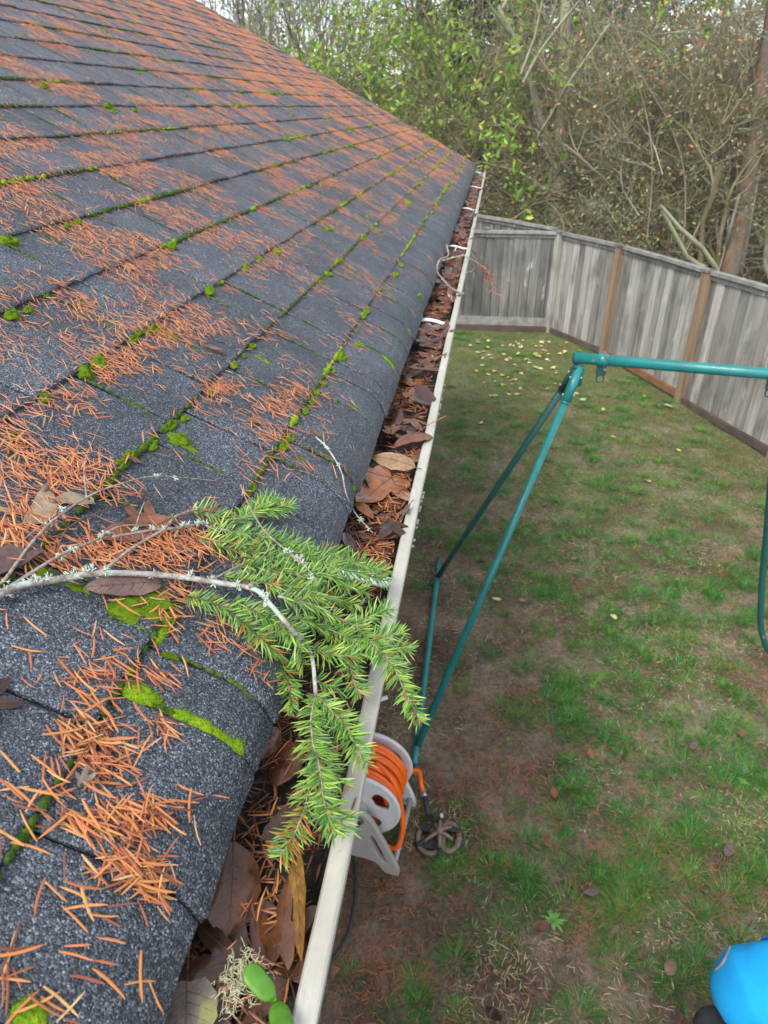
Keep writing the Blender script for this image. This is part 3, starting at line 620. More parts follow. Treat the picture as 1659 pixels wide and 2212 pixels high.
# ================================================================== NEEDLES ON THE ROOF
NCOL = np.array([(.36, .10, .045), (.50, .15, .06), (.57, .20, .07), (.62, .26, .09), (.48, .20, .10), (.28, .11, .06), (.60, .34, .15)])
def needle_field():
    r = np.random.RandomState(21); S, Y, A, HH = [], [], [], []
    def put(s, y, a, h): S.append(s); Y.append(y); A.append(a); HH.append(h)
    # scatter: density grows up the roof and away from the eave, gathers in clumps that hang on butts and slots
    n = 560000; s = -.125 + (r.rand(n) ** .9) * 3.6; y = -.05 + r.rand(n) * (YF + .03)
    fade = np.clip((s + .02) / .45, 0, 1) * .55 + .34 + .35 * np.clip((s - .5) / .8, 0, 1) + .20 * np.clip((y - 1.2) / 3.0, 0, 1); fade = np.where(s < -.05, fade * .22, np.where(s < .0, fade * .75, fade))
    cl = fbm(s * 8 + 2, y * 11, 3.3, 3); cl2 = fbm(s * 2.2, y * 1.6 + 9, 7.7, 2); u = np.mod(s, EXPO) / EXPO
    near = np.clip((1.15 - y) / .6, 0, 1)
    dens = fade * np.clip((cl - .46) * 7.5, .08, 1.5) * (.6 + .9 * np.clip(cl2, 0, 1)) * (.75 + .5 * (u > .72))
    dens = dens * (1 - .85 * near * np.clip((.26 - s) / .2, 0, 1) - .15 * near)
    keep = r.rand(n) < np.clip(dens * .62, 0, 1); s, y, cl = s[keep], y[keep], cl[keep]; n = len(s)
    a = r.randn(n) * .55 + .25 + (r.rand(n) < .5) * math.pi; wild = r.rand(n) < .16; a[wild] = r.rand(wild.sum()) * 6.283
    put(s, y, a, .0012 + .006 * r.rand(n) ** 2 * np.clip((cl - .45) * 5, .2, 1))
    # clumps seen in the photograph close to the camera (pixel on the roof, spread in pixels, count)
    for (px, py, sx, sy, k) in ((200, 1600, 55, 45, 95), (225, 1655, 40, 35, 50), (240, 1790, 70, 25, 75), (310, 1770, 40, 26, 55), (255, 1870, 30, 25, 30), (300, 1885, 35, 40, 42), (330, 1940, 25, 25, 14),
            (170, 1520, 18, 30, 12), (345, 1590, 18, 26, 16), (230, 1480, 40, 25, 22), (330, 1470, 40, 16, 22), (60, 1750, 40, 30, 10), (130, 1690, 60, 40, 14), (20, 2100, 18, 45, 9), (150, 1960, 70, 45, 14), (270, 2100, 70, 40, 7), (90, 2190, 60, 15, 8), (210, 1415, 60, 30, 16), (90, 1440, 50, 35, 6), (420, 1720, 30, 40, 5),
            (120, 1200, 120, 35, 190), (330, 1200, 90, 30, 220), (400, 1180, 60, 25, 120), (60, 1130, 60, 25, 70), (90, 1050, 70, 30, 110), (180, 1020, 60, 22, 80), (30, 950, 30, 30, 50), (80, 990, 70, 22, 60), (240, 1070, 60, 18, 40), (390, 1290, 30, 35, 40), (300, 1320, 40, 18, 22), (350, 1360, 22, 30, 18), (520, 1400, 30, 24, 22), (460, 1380, 26, 18, 16), (20, 1170, 25, 20, 30), (560, 1455, 20, 12, 8),
            (600, 885, 40, 20, 90), (590, 945, 38, 18, 60), (470, 840, 30, 20, 60), (240, 790, 40, 25, 95), (350, 720, 60, 25, 110), (130, 870, 60, 25, 90), (470, 720, 60, 20, 80), (640, 850, 30, 14, 50), (500, 870, 60, 40, 40), (620, 1010, 40, 20, 18), (700, 990, 30, 40, 10), (560, 1010, 50, 30, 16)):
        k = int(k * 1.0); q = [roof_sy(px + r.randn() * sx * .8, py + r.randn() * sy * .8) for _ in range(k)]; q = np.array(q); q[:, 0] = np.maximum(q[:, 0], -.118)
        a = r.randn(k) * .6 + .3 + (r.rand(k) < .5) * math.pi; w = r.rand(k) < .3; a[w] = r.rand(w.sum()) * 6.283
        put(q[:, 0], q[:, 1], a, .0012 + .009 * r.rand(k) ** 1.5)
    # needles caught along the butts and slots
    for row in range(1, 26):
        k = 260; yy = r.rand(k) * YF; ok = fbm(yy * 5, row * 3.1, 2) > .42; yy = yy[ok]; k = len(yy)
        put((row - 1) * EXPO - .004 + .012 * r.rand(k), yy, r.randn(k) * .7 + .8, .003 + .005 * r.rand(k))
    s, y, a, h = map(np.concatenate, (S, Y, A, HH)); ok = (y > -.05) & (y < YF - .02) & (s < 3.42); s, y, a, h = s[ok], y[ok], a[ok], h[ok]; n = len(s)
    P = np.empty((n, 3)); Nn = np.empty((n, 3)); T = np.empty((n, 3))
    flat = s >= SB; u = np.mod(s, EXPO) / EXPO; hh = h + TK * (1 - u) * 1.0
    P[flat] = np.array([X0, 0, Z0]) + SU * s[flat, None] + SN * hh[flat, None]; Nn[flat] = SN; T[flat] = SU
    for i in np.where(~flat)[0]:
        p, nn = prof(s[i]); P[i] = p + nn * (h[i] + TK * .6); Nn[i] = nn; T[i] = np.cross(np.array([0, 1.0, 0]), nn)
    P[:, 1] = y
    D = T * np.cos(a)[:, None] + np.array([0, 1.0, 0]) * np.sin(a)[:, None] + Nn * (r.randn(n) * .10)[:, None]
    Lg = .014 + .013 * r.rand(n); Wd = .0012 + .0005 * r.rand(n)
    far = np.clip((y - 2.0) / 4.0, 0, 1); Wd = Wd * (1 + .45 * far)
    # needles that would poke through are lifted so their middle rests on the surface
    P = P - D * (Lg * .5)[:, None]
    # ends may not sink below the roof plane
    e1 = ((P + D * Lg[:, None] - np.array([X0, 0, Z0])) @ SN); e0 = ((P - np.array([X0, 0, Z0])) @ SN); lift = np.clip(.0015 - np.minimum(e0, e1), 0, .01); P = P + Nn * (lift * flat)[:, None]
    # choose the 300 that show largest
    d = P - EYE; w = d @ _f; x = CX + FPX * (d @ _r) / w; yy = CY - FPX * (d @ _u) / w
    vis = (w > .1) & (x > -40) & (x < 1700) & (yy > -40) & (yy < 2250); keep = (w > 0.05) & (x > -500) & (x < 2100) & (yy > -500) & (yy < 2900)
    size = np.where(vis, Lg / np.maximum(w, .1), 0); order = np.argsort(-size); solo = order[:300]; mass = np.setdiff1d(np.where(keep)[0], solo)
    col = NCOL[r.randint(0, len(NCOL), n)] * (.75 + .5 * r.rand(n))[:, None]; col = np.clip(col + (np.array([.66, .215, .075]) - col) * (.25 + .35 * far)[:, None], 0, .85)
    near_ = mass[w[mass] < 1.6]; far_ = mass[w[mass] >= 1.6]; Vs, Fs, Cs = [], [], []; o = 0
    for idx, sg, tent in ((near_, 3, .3), (far_, 2, .25)):
        V, F, per = blades(P[idx], D[idx], Nn[idx], Lg[idx], Wd[idx], .10 * (r.rand(len(idx)) - .3), sg, tent, 'needle', .45 * (r.rand(len(idx)) - .5)); Vs.append(V); Fs.append(F + o); o += len(V); Cs.append(np.repeat(col[idx], per, 0))
    ob = npmesh('fallen_needles', np.concatenate(Vs), np.concatenate(Fs), M['needle_mass'], col=np.concatenate(Cs)); tag(ob, 'carpet of dry orange fir needles lying over the shingle roof', 'needles', kind='stuff')
    # single needles share a few meshes
    base = []
    for k in range(12):
        V, F, per = blades(np.array([[0, 0, 0.0]]), np.array([[1.0, 0, 0]]), np.array([[0, 0, 1.0]]), 1.0, .050 + .018 * r.rand(), .16 * (r.rand() - .25), 5, .3, 'needle', .5 * (r.rand() - .5))
        V2 = V.copy(); V2[:, 2] -= .03; nv = len(V); F2 = F[:, ::-1] + nv
        me = bpy.data.meshes.new('needle'); me.from_pydata([tuple(v) for v in np.r_[V, V2]], [], [tuple(f) for f in np.r_[F, F2]]); me.materials.append(M['needle']); me.polygons.foreach_set('use_smooth', [True] * len(me.polygons)); me.update(); base.append(me)
    for i in solo:
        x = norm(D[i]); z = norm(Nn[i] - x * (Nn[i] @ x)); yv = np.cross(z, x); ob = bpy.data.objects.new('needle', base[r.randint(12)]); COL.objects.link(ob); Lk = Lg[i]
        ob.matrix_world = Matrix(((x[0]*Lk, yv[0]*Lk, z[0]*Lk, P[i][0]), (x[1]*Lk, yv[1]*Lk, z[1]*Lk, P[i][1]), (x[2]*Lk, yv[2]*Lk, z[2]*Lk, P[i][2]), (0, 0, 0, 1)))
        tag(ob, 'single dry orange fir needle lying loose on the nearest dark shingles', 'needle', 'loose needles on the nearest shingles')
needle_field()

# ================================================================== MOSS
def moss_base(seed, fuzz=500, nu=20, nv=9):
    r = np.random.RandomState(seed); V = []; F = []
    for j in range(nv):
        ph = (math.pi / 2) * j / (nv - 1)
        for i in range(nu):
            a = 2 * math.pi * i / nu; d = np.array([math.cos(a) * math.cos(ph), math.sin(a) * math.cos(ph), math.sin(ph)])
            k = 1 + 1.25 * (float(fbm(d[0] * 2.4 + seed * 3, d[1] * 2.4, d[2] * 2.0 + seed, 3)) - .5) * 1.3; q = d * k; q[2] = q[2] * 1.0 - .12; V.append(q)
    for j in range(nv - 1):
        for i in range(nu): F.append((j * nu + i, j * nu + (i + 1) % nu, (j + 1) * nu + (i + 1) % nu, (j + 1) * nu + i))
    nb = len(V); fz = []
    for k in range(fuzz):
        q = V[r.randint(nu, nb)] + r.randn(3) * .07; d = norm(q + r.randn(3) * .35); s_ = norm(np.cross(d, r.randn(3))) * .022; o = len(V)
        V += [q - s_, q + s_, q + d * (.10 + .10 * r.rand())]; fz.append((o, o + 1, o + 2))
    me = bpy.data.meshes.new('moss_clump'); me.from_pydata([tuple(v) for v in V], [], F + fz); me.polygons.foreach_set('use_smooth', [True] * len(me.polygons)); me.update(); return me
MB_MOSS = [moss_base(k, 900) for k in range(6)]
for me in MB_MOSS: me.materials.append(M['moss'])
def moss_at(P, nrm, rx, ry, rz, dirv, mesh, rot=0.0, mat=None):
    z = norm(nrm); x = norm(dirv - z * (dirv @ z)); y = np.cross(z, x); o = bpy.data.objects.new('moss_clump', mesh); COL.objects.link(o)
    o.matrix_world = Matrix(((x[0]*rx, y[0]*ry, z[0]*rz, P[0]), (x[1]*rx, y[1]*ry, z[1]*rz, P[1]), (x[2]*rx, y[2]*ry, z[2]*rz, P[2]), (0, 0, 0, 1))); return o
def make_moss():
    r = random.Random(31); DN = -SU; YV = np.array([0, 1.0, 0])
    def clump(px, py, w, asp=1.0, hgt=.6, along='y', label=None, ang=0.0):
        P, n = roof_px_curved(px, py, .002); dist = np.linalg.norm(P - EYE); rad = w * .5 / FPX * dist
        t = np.cross(YV, n); dv = YV if along == 'y' else t
        dv = dv * math.cos(ang) + np.cross(n, dv) * math.sin(ang)
        o = moss_at(P, n, rad, rad * asp, rad * hgt, dv, r.choice(MB_MOSS)); 
        if label: tag(o, label, 'moss')
        else: tag(o, 'small bright green moss tuft growing at a shingle edge', 'moss', 'small moss tufts on the roof')
        return o
    clump(303, 1318, 150, .80, .32, 'y', 'largest bright green moss cushion, half under a dead brown leaf by the branch', .5 + math.pi / 2)
    def strip(label, pts, ws, group=None, hgt=.75):
        """continuous moss ridge along a joint, with fuzz"""
        rr = np.random.RandomState(int(pts[0][0])); PP = []; NN = []; WW = []
        C = catmull([np.array([p[0], p[1], w]) for p, w in zip(pts, ws)], 7)
        for q in C:
            P, n = roof_px_curved(q[0], q[1], .0015); PP.append(P); NN.append(n); WW.append(max(.0006, q[2] * .5 / FPX * np.linalg.norm(P - EYE)))
        V, F = [], []; m = 9; nn = len(PP)
        for i in range(nn):
            t = norm(PP[min(i + 1, nn - 1)] - PP[max(i - 1, 0)]); sd = norm(np.cross(NN[i], t)); end = min(1, .25 + 1.2 * min(i, nn - 1 - i) / 4)
            for k in range(m):
                a = math.pi * k / (m - 1); w = WW[i] * end * (1 + .45 * (float(fbm(i * .45 + pts[0][0], k * .5, 2)) - .5)); V.append(PP[i] + sd * math.cos(a) * w + NN[i] * (math.sin(a) * w * hgt - .0004))
        F = [(i * m + k, i * m + k + 1, (i + 1) * m + k + 1, (i + 1) * m + k) for i in range(nn - 1) for k in range(m - 1)]; nb = len(V)
        for j in range(nb * 8):
            b_ = rr.randint(nb); i = b_ // m; q = V[b_] + rr.randn(3) * WW[i] * .16; d = norm(q - PP[i] + NN[i] * WW[i] * .5 + rr.randn(3) * WW[i] * .4); sd = norm(np.cross(d, rr.randn(3))) * .00022; o_ = len(V); V += [q - sd, q + sd, q + d * (.0008 + .0011 * rr.rand())]; F.append((o_, o_ + 1, o_ + 2))
        mb = MB(); mb.add(V, F); o = mb.build('moss_strip', M['moss']); tag(o, label, 'moss', group)
    strip('thickest moss ridge, running down the joint of the lowest course to the eave', [(262, 1470), (285, 1492), (330, 1512), (352, 1530), (395, 1548), (440, 1568), (475, 1588), (505, 1608), (525, 1635)], [14, 40, 34, 12, 26, 30, 24, 36, 26])
    strip('oval dark green moss patch beside the biggest wet leaf in the gutter', [(368, 1850), (385, 1868), (412, 1898)], [18, 28, 16])
    strip('moss strip in the course joint at lower left', [(20, 1830), (45, 1808), (72, 1780)], [14, 22, 12]); strip('moss band in the course joint just below the largest cushion', [(335, 1395), (350, 1365), (362, 1345), (370, 1325)], [16, 22, 24, 18])
    strip('blurred moss patch in the bottom left corner', [(20, 2180), (60, 2192), (110, 2212)], [30, 44, 30])
    clump(185, 808, 36, .9, .8, 'y', 'left half of the twin moss ball on the third course'); clump(212, 788, 40, .9, .8, 'y', 'right half of the twin moss ball on the third course')
    clump(388, 955, 46, .75, .6, 'x', 'round moss tuft with a green tail hanging over a course line'); clump(410, 970, 36, .3, .3, 'x', None)
    clump(95, 862, 26, .9, .8, 'y', 'lone moss ball beside needle pile at far left middle of the roof'); clump(452, 632, 32, .7, .8, 'y', 'oblong bright moss ball on the course line above the slotted tabs')
    clump(735, 773, 26, .8, .9, 'y', 'upright moss ball at a slot close to the eave'); clump(25, 684, 36, .7, .7, 'y', 'moss cushion on a course line at the left picture edge'); clump(20, 524, 34, .7, .7, 'y', 'flat yellow green moss cushion higher up the left picture edge')
    pass
    clump(95, 1245, 60, .45, .5, 'x', 'green moss ridge beside the lichen stem at left'); clump(170, 1275, 50, .35, .45, 'x', None)
    for (x, y, w) in ((470, 612, 18), (530, 578, 22), (560, 562, 16), (600, 545, 14), (710, 595, 16), (690, 610, 12), (545, 748, 18), (505, 790, 16), (525, 770, 12), (660, 890, 20), (672, 870, 14), (612, 962, 26), (625, 945, 18), (370, 535, 20), (145, 487, 14), (170, 480, 12), (710, 495, 18), (920, 385, 11), (880, 437, 11), (840, 380, 9), (855, 597, 14), (868, 575, 10), (905, 637, 12), (935, 460, 9), (943, 445, 8), (743, 440, 10), (712, 322, 10), (690, 328, 9), (650, 292, 9), (425, 197, 10), (400, 210, 8), (290, 240, 10), (300, 160, 8), (225, 72, 11), (95, 190, 15), (235, 232, 13), (245, 242, 9), (33, 75, 8), (50, 80, 8), (800, 268, 8), (748, 275, 9), (630, 250, 7), (515, 233, 8), (608, 205, 7), (780, 250, 7), (795, 470, 10), (820, 500, 8), (965, 410, 9), (975, 395, 9), (990, 372, 8), (890, 350, 8), (858, 372, 9), (945, 360, 9), (905, 338, 8), (930, 322, 7), (640, 640, 12), (615, 668, 10), (575, 708, 12), (300, 720, 20), (330, 712, 22), (285, 735, 16), (230, 580, 12), (100, 640, 16), (180, 655, 10), (60, 672, 18), (280, 990, 24), (262, 1005, 20), (330, 962, 22), (365, 920, 24), (240, 1035, 26), (545, 1050, 20), (535, 1065, 18), (455, 850, 12), (400, 905, 14), (850, 560, 8), (820, 625, 9), (760, 690, 10), (770, 715, 10), (720, 800, 12), (700, 830, 12), (682, 850, 14), (30, 945, 18)):
        clump(x + r.uniform(-2, 2), y + r.uniform(-2, 2), w * r.uniform(1.3, 1.9), r.uniform(.38, .65), r.uniform(.38, .6))
    for k in range(120):                                       # tufts along the lower courses, thicker towards the far end
        row = r.choice((1, 1, 1, 2, 2, 2, 3, 3, 4, 4, 5, 6, 7, 9)); y = 1.3 + (YF - 1.4) * r.random() ** .8
        if float(fbm(y * 3 + row * 5, row * 1.7, 3, 2)) < .42: continue
        sz = r.uniform(.006, .013) * (1.35 if y > 3 else 1); q = roofp((row - 1) * EXPO - .002, y, TK * .5); o = moss_at(q, SN, sz * r.uniform(1.2, 2.6), sz * r.uniform(.5, .8), sz * r.uniform(.45, .75), YV, r.choice(MB_MOSS)); tag(o, 'small bright green moss tuft growing at a shingle edge', 'moss', 'small moss tufts on the roof')
    # green fins running down the slots on the rolled edge
    for (pts, w) in ([((765, 742), (790, 750)), 16], [((820, 765), (840, 785), (855, 815)), 18], [((745, 865), (770, 880), (790, 900)), 11], [((655, 745), (690, 755), (720, 770)), 12], [((545, 765), (570, 780), (600, 800)), 11], [((505, 790), (545, 812), (590, 840)), 7],
                     [((215, 712), (235, 700)), 10], [((335, 708), (365, 725), (390, 738)), 13], [((255, 862), (290, 878), (330, 892)), 9], [((240, 655), (270, 665), (300, 680)), 8], [((780, 960), (800, 985)), 14], [((760, 1050), (765, 1065)), 16], [((905, 635), (915, 650)), 10], [((868, 700), (885, 720), (893, 740)), 9], [((960, 520), (968, 535)), 8], [((985, 440), (990, 455)), 8], [((350, 1412), (385, 1425)), 16], [((520, 1492), (550, 1520)), 14], [((555, 1070), (575, 1090)), 8], [((640, 985), (660, 1000)), 8]):
        strip('thin green moss fin running down a shingle slot', pts if len(pts) > 2 else (pts[0], tuple((p + q) / 2 for p, q in zip(*pts)), pts[1]), [w * .45] + [w * .85] * max(1, len(pts) - 2) + [w * .4], 'moss fins in the shingle slots')
    # continuous thin moss in the seams: too small to count
    rr = np.random.RandomState(4); mb = MB(); mbb = MB()
    dome = [(math.cos(a) * math.cos(p), math.sin(a) * math.cos(p), math.sin(p)) for p in (0, .6, 1.2) for a in np.arange(6) * 1.0472]; df = [(j * 6 + i, j * 6 + (i + 1) % 6, j * 6 + 6 + (i + 1) % 6, j * 6 + 6 + i) for j in range(2) for i in range(6)] + [(12, 13, 14, 15, 16, 17)]
    for row in range(1, 26):
        y = -.05
        while y < YF:
            den = float(fbm(y * 2.2 + row * 11.7, row * 2.3, 5, 3)); y += rr.uniform(.004, .02) * (1 + .0 * row)
            th_ = .50 + .006 * row - .05 * (y > 2) * (row < 6)
            if den < th_: y += .012; continue
            s = (row - 1) * EXPO; lush = y > .9 and float(fbm(y * 9 + row * 3.3, row * 5.1, 1.5, 2)) > .52 + .012 * row; sz = rr.uniform(.0018, .0042) * (rr.uniform(.9, 1.75) if lush else 1 + 1.2 * (den - th_)); q = roofp(s - .001, y, TK * .55); (mbb if lush else mb).add([q + np.array([0, 1., 0]) * v[1] * sz * 1.7 + SU * v[0] * sz + SN * v[2] * sz * 1.1 for v in dome], df)
    for (_, row, a, b) in TABS[:700]:
        s1 = row * EXPO
        if rr.rand() < .55: continue
        s0 = s1 - EXPO if row else -.132; L_ = rr.uniform(.25, .95); st = s1 - (s1 - s0) * (1 - L_) * rr.rand(); en = max(s0, st - (s1 - s0) * L_); s = st
        while s > en:
            sz = rr.uniform(.0010, .0026); p, n = prof(s); q = np.array([p[0], a, p[2]]) + n * .0028; t = np.cross(YV, n); mb.add([q + YV * v[1] * sz * .9 + t * v[0] * sz * 2.0 + n * v[2] * sz for v in dome], df); s -= rr.uniform(.003, .012)
    y = .1
    while y < YF:                                             # green film along the eave edge
        y += rr.uniform(.004, .03); sz = rr.uniform(.001, .003); p, n = prof(-.135); q = np.array([p[0], y, p[2]]) + n * .001; mb.add([q + YV * v[1] * sz * 1.5 + np.array([0, 0, -1.0]) * v[0] * sz + n * v[2] * sz for v in dome], df)
    o = mbb.build('bright_seam_moss', M['moss']); tag(o, 'bright green moss cushions merged along the shingle course seams', 'moss', kind='stuff')
    o = mb.build('seam_moss', M['moss_dark']); tag(o, 'thin dark green moss growing in the shingle seams', 'moss', kind='stuff')
make_moss()

# ================================================================== LEAVES
def leafmat(name, c1, c2, rough=.35, spot=None, scale=45):
    m, t, b = newmat(name); b.inputs['Roughness'].default_value = rough; b.inputs['Coat Weight'].default_value = .5 if rough < .2 else .1 if rough < .4 else 0; b.inputs['Coat Roughness'].default_value = .10; b.inputs['Specular IOR Level'].default_value = .3
    nz = node(t, 'ShaderNodeTexNoise', Scale=1.0, Detail=6.0, Roughness=.65); t.links.new(coords(t, scale), nz.inputs['Vector']); c = ramp(t, nz.outputs['Fac'], [(.3, c1), (.68, c2)])
    n2 = node(t, 'ShaderNodeTexNoise', Scale=1.0, Detail=4.0, Roughness=.7); t.links.new(coords(t, scale * 7), n2.inputs['Vector']); k = ramp(t, n2.outputs['Fac'], [(.32, (.45, .42, .4)), (.5, (1, 1, 1))]); c = mixc(t, .55, c, mixc(t, 1.0, c, k, 'MULTIPLY'))
    if spot:
        n3 = node(t, 'ShaderNodeTexNoise', Scale=1.0, Detail=3.0); t.links.new(coords(t, scale * .8), n3.inputs['Vector']); g = ramp(t, n3.outputs['Fac'], [(.6, (0, 0, 0)), (.66, (.8, .8, .8))]); c = mixc(t, g, c, spot)
    oi = t.nodes.new('ShaderNodeObjectInfo'); h = t.nodes.new('ShaderNodeHueSaturation'); mr = node(t, 'ShaderNodeMapRange'); mr.inputs[3].default_value = .8; mr.inputs[4].default_value = 1.2
    t.links.new(oi.outputs['Random'], mr.inputs[0]); t.links.new(mr.outputs[0], h.inputs['Value']); t.links.new(c, h.inputs['Color']); t.links.new(h.outputs[0], b.inputs['Base Color'])
    nb = node(t, 'ShaderNodeTexNoise', Scale=1.0, Detail=4.0); t.links.new(coords(t, scale * 5), nb.inputs['Vector']); bump(t, b, nb.outputs['Fac'], .35, .0012); return m
LM = {'wet': leafmat('wet_brown_leaf', (.055, .020, .009), (.17, .068, .026), .19), 'dark': leafmat('dark_wet_leaf', (.026, .012, .009), (.08, .036, .022), .19), 'tan': leafmat('tan_leaf', (.19, .11, .055), (.36, .23, .13), .3),
      'orange': leafmat('orange_brown_leaf', (.15, .05, .018), (.31, .115, .035), .18), 'ochre': leafmat('ochre_leaf', (.13, .065, .015), (.36, .19, .045), .4, scale=90), 'grey': leafmat('grey_leaf', (.13, .10, .075), (.23, .19, .145), .5, spot=(.30, .30, .09)),
      'rust': leafmat('rust_leaf', (.11, .045, .027), (.25, .11, .065), .3), 'purple': leafmat('purple_leaf', (.10, .06, .055), (.19, .12, .10), .5), 'yellow': leafmat('yellow_leaf', (.55, .42, .06), (.75, .65, .22), .5), 'samara': leafmat('samara_wing', (.24, .185, .12), (.42, .34, .23), .55), 'vein': simple('leaf_vein', (.10, .05, .03), (.16, .085, .05), 60, .5), 'paleyellow': leafmat('pale_leaf', (.62, .55, .22), (.78, .72, .42), .5)}
def lobed_outline(a, seed, kind):
    r = random.Random(seed); out = np.full_like(a, .26)
    lobes = ((0, 1.0, .50), (.92, .90, .46), (-.92, .88, .46), (1.95, .55, .45), (-1.95, .56, .45)) if kind == 'maple' else ((0, 1.0, .42), (.8, .8, .42), (-.8, .8, .42))
    for c, l, w in lobes:
        l = l * r.uniform(.9, 1.08); t = np.clip(1 - np.abs(a - c) / w, 0, 1); out = np.maximum(out, l * (.30 + .70 * t ** .8) * (t > 0))
        for sg in (-1, 1):
            t2 = np.clip(1 - np.abs(a - c - sg * w * .42) / (w * .22), 0, 1); out = np.maximum(out, l * .70 * t2 ** .6 * (t2 > 0) + (t2 <= 0) * 0)
    return out
def leaf(name, label, kind, base, tip, up, mat, wr=.5, curl=.0, bow=.0, wave=.12, seed=1, petiole=.4, veins=True, group=None, cat='leaf', twist=0.0):
    """a single leaf from base point to tip point; curl bends the sides, bow bends the length"""
    base, tip = np.array(base, float), np.array(tip, float); L = np.linalg.norm(tip - base); x = (tip - base) / L; z = norm(np.asarray(up) - x * (np.asarray(up) @ x)); y = np.cross(z, x); 
    if twist: y, z = y * math.cos(twist) + z * math.sin(twist), -y * math.sin(twist) + z * math.cos(twist)
    def dfm(u, v):                                            # local leaf plane (units of L) -> world
        u = np.asarray(u, float); v = np.asarray(v, float); h = curl * v * v * 4 + bow * (u - .5) ** 2 * 4 - bow + wave * (fbm(u * 2.6 + seed * 5.1, v * 2.6 + 9, seed, 2) - .5)
        return base + (u[..., None] * x + v[..., None] * y + np.asarray(h)[..., None] * z) * L
    V, F = [], []
    if kind == 'oval':
        nu, nv = 13, 9
        uu = np.linspace(0, 1, nu); ww = wr * .5 * np.maximum(np.sin(np.pi * uu ** .85), 0.004) ** .75 * (1 + .05 * np.sin(np.arange(nu) * 2.1 + seed)); V = list(dfm(np.repeat(uu, nv), np.outer(ww, np.linspace(-1, 1, nv)).ravel()))
        F = [(i * nv + j, i * nv + j + 1, (i + 1) * nv + j + 1, (i + 1) * nv + j) for i in range(nu - 1) for j in range(nv - 1)]
    else:
        na, nrng = 57, 6; A = np.linspace(-2.55, 2.55, na); R = lobed_outline(A, seed, kind); R[0] = R[-1] = .06
        q = np.outer(.02 + .98 * np.arange(nrng) / (nrng - 1), R); V = list(dfm((q * np.cos(A)).ravel(), (q * np.sin(A) * wr * 1.9).ravel()))
        F = [(k * na + i, k * na + i + 1, (k + 1) * na + i + 1, (k + 1) * na + i) for k in range(nrng - 1) for i in range(na - 1)]
    th = .00035; up_ = z * th; n0 = len(V); V2 = [v - up_ for v in V]; F2 = [tuple(i + n0 for i in reversed(f)) for f in F]
    mb = MB(); mb.add(V + V2, F + F2); o = mb.build(name, LM[mat]); tag(o, label, cat, group)
    if veins:
        mv = MB(); r0 = max(.00035, L * .007)
        if kind == 'oval':
            mv.tube([dfm(u, 0) + z * r0 * .5 for u in np.linspace(-.0, .98, 12)], [r0 * (1 - .75 * t) for t in np.linspace(0, 1, 12)], 5)
            for k in range(1, 6):
                for sg in (-1, 1):
                    u0 = .12 + k * .13; w = wr * .5 * math.sin(math.pi * min(1, (u0 + .1) ** .85)) ** .75 * .86; mv.tube([dfm(u0 + t * .16, sg * w * t) + z * r0 * .25 for t in (0, .35, .7, 1)], [r0 * .5, r0 * .4, r0 * .3, r0 * .15], 4)
        else:
            for c, l in ((0, .95), (.92, .82), (-.92, .82), (1.95, .48), (-1.95, .48)) if kind == 'maple' else ((0, .95), (.8, .75), (-.8, .75)):
                mv.tube([dfm(q * l * math.cos(c), q * l * math.sin(c) * wr * 1.9) + z * r0 * .5 for q in np.linspace(0, 1, 8)], [r0 * .9 * (1 - .75 * q) for q in np.linspace(0, 1, 8)], 5)
        vo = mv.build('veins', LM['vein']); vo.parent = o
    if petiole:
        mp = MB(); r0 = max(.0005, L * .011); P = [base + (-x * t * petiole + z * (.10 * t * t * petiole) + y * .12 * t * t * petiole) * L for t in np.linspace(0, 1, 7)]; mp.tube(P, [r0 * .8] * 6 + [r0 * 1.5], 6); po = mp.build('stalk', LM['vein']); po.parent = o
    return o
def samara(label, a, b, up, seed=1, mat='samara'):
    base, tip = np.array(a), np.array(b); L = np.linalg.norm(tip - base); x = (tip - base) / L; z = norm(np.asarray(up) - x * (np.asarray(up) @ x)); y = np.cross(z, x); mb = MB(); V = []; n = 12
    for i in range(n):
        u = i / (n - 1); lo = -.06 - .02 * math.sin(u * 3); hi = (.08 + .30 * math.sin(math.pi * min(1, u * .62 + .16)) ** 1.4) * (1 if u < .93 else .75)
        for j in range(5): v = lo + (hi - lo) * j / 4; V.append(base + (x * u + y * v + z * (.05 + .03 * math.sin(u * 9 + j) + .10 * u * (1 - u))) * L)
    F = [(i * 5 + j, i * 5 + j + 1, i * 5 + 6 + j, i * 5 + 5 + j) for i in range(n - 1) for j in range(4)]; n0 = len(V); mb.add(V + [v - z * .0004 for v in V], F + [tuple(k + n0 for k in reversed(f)) for f in F])
    o = mb.build('maple_seed_wing', LM[mat]); tag(o, label, 'maple seed')
    mb = MB(); P = [base + x * L * t + z * L * .06 for t in np.linspace(-.14, .12, 6)]; mb.tube(P, [L * k for k in (.02, .07, .085, .08, .06, .02)], 8); k = mb.build('seed', LM['purple']); k.parent = o
    return o
def gz(px, py, z=2.785): return atZ(px, py, z)
def rz(px, py, h=.006): return roof_px_curved(px, py, h)[0]
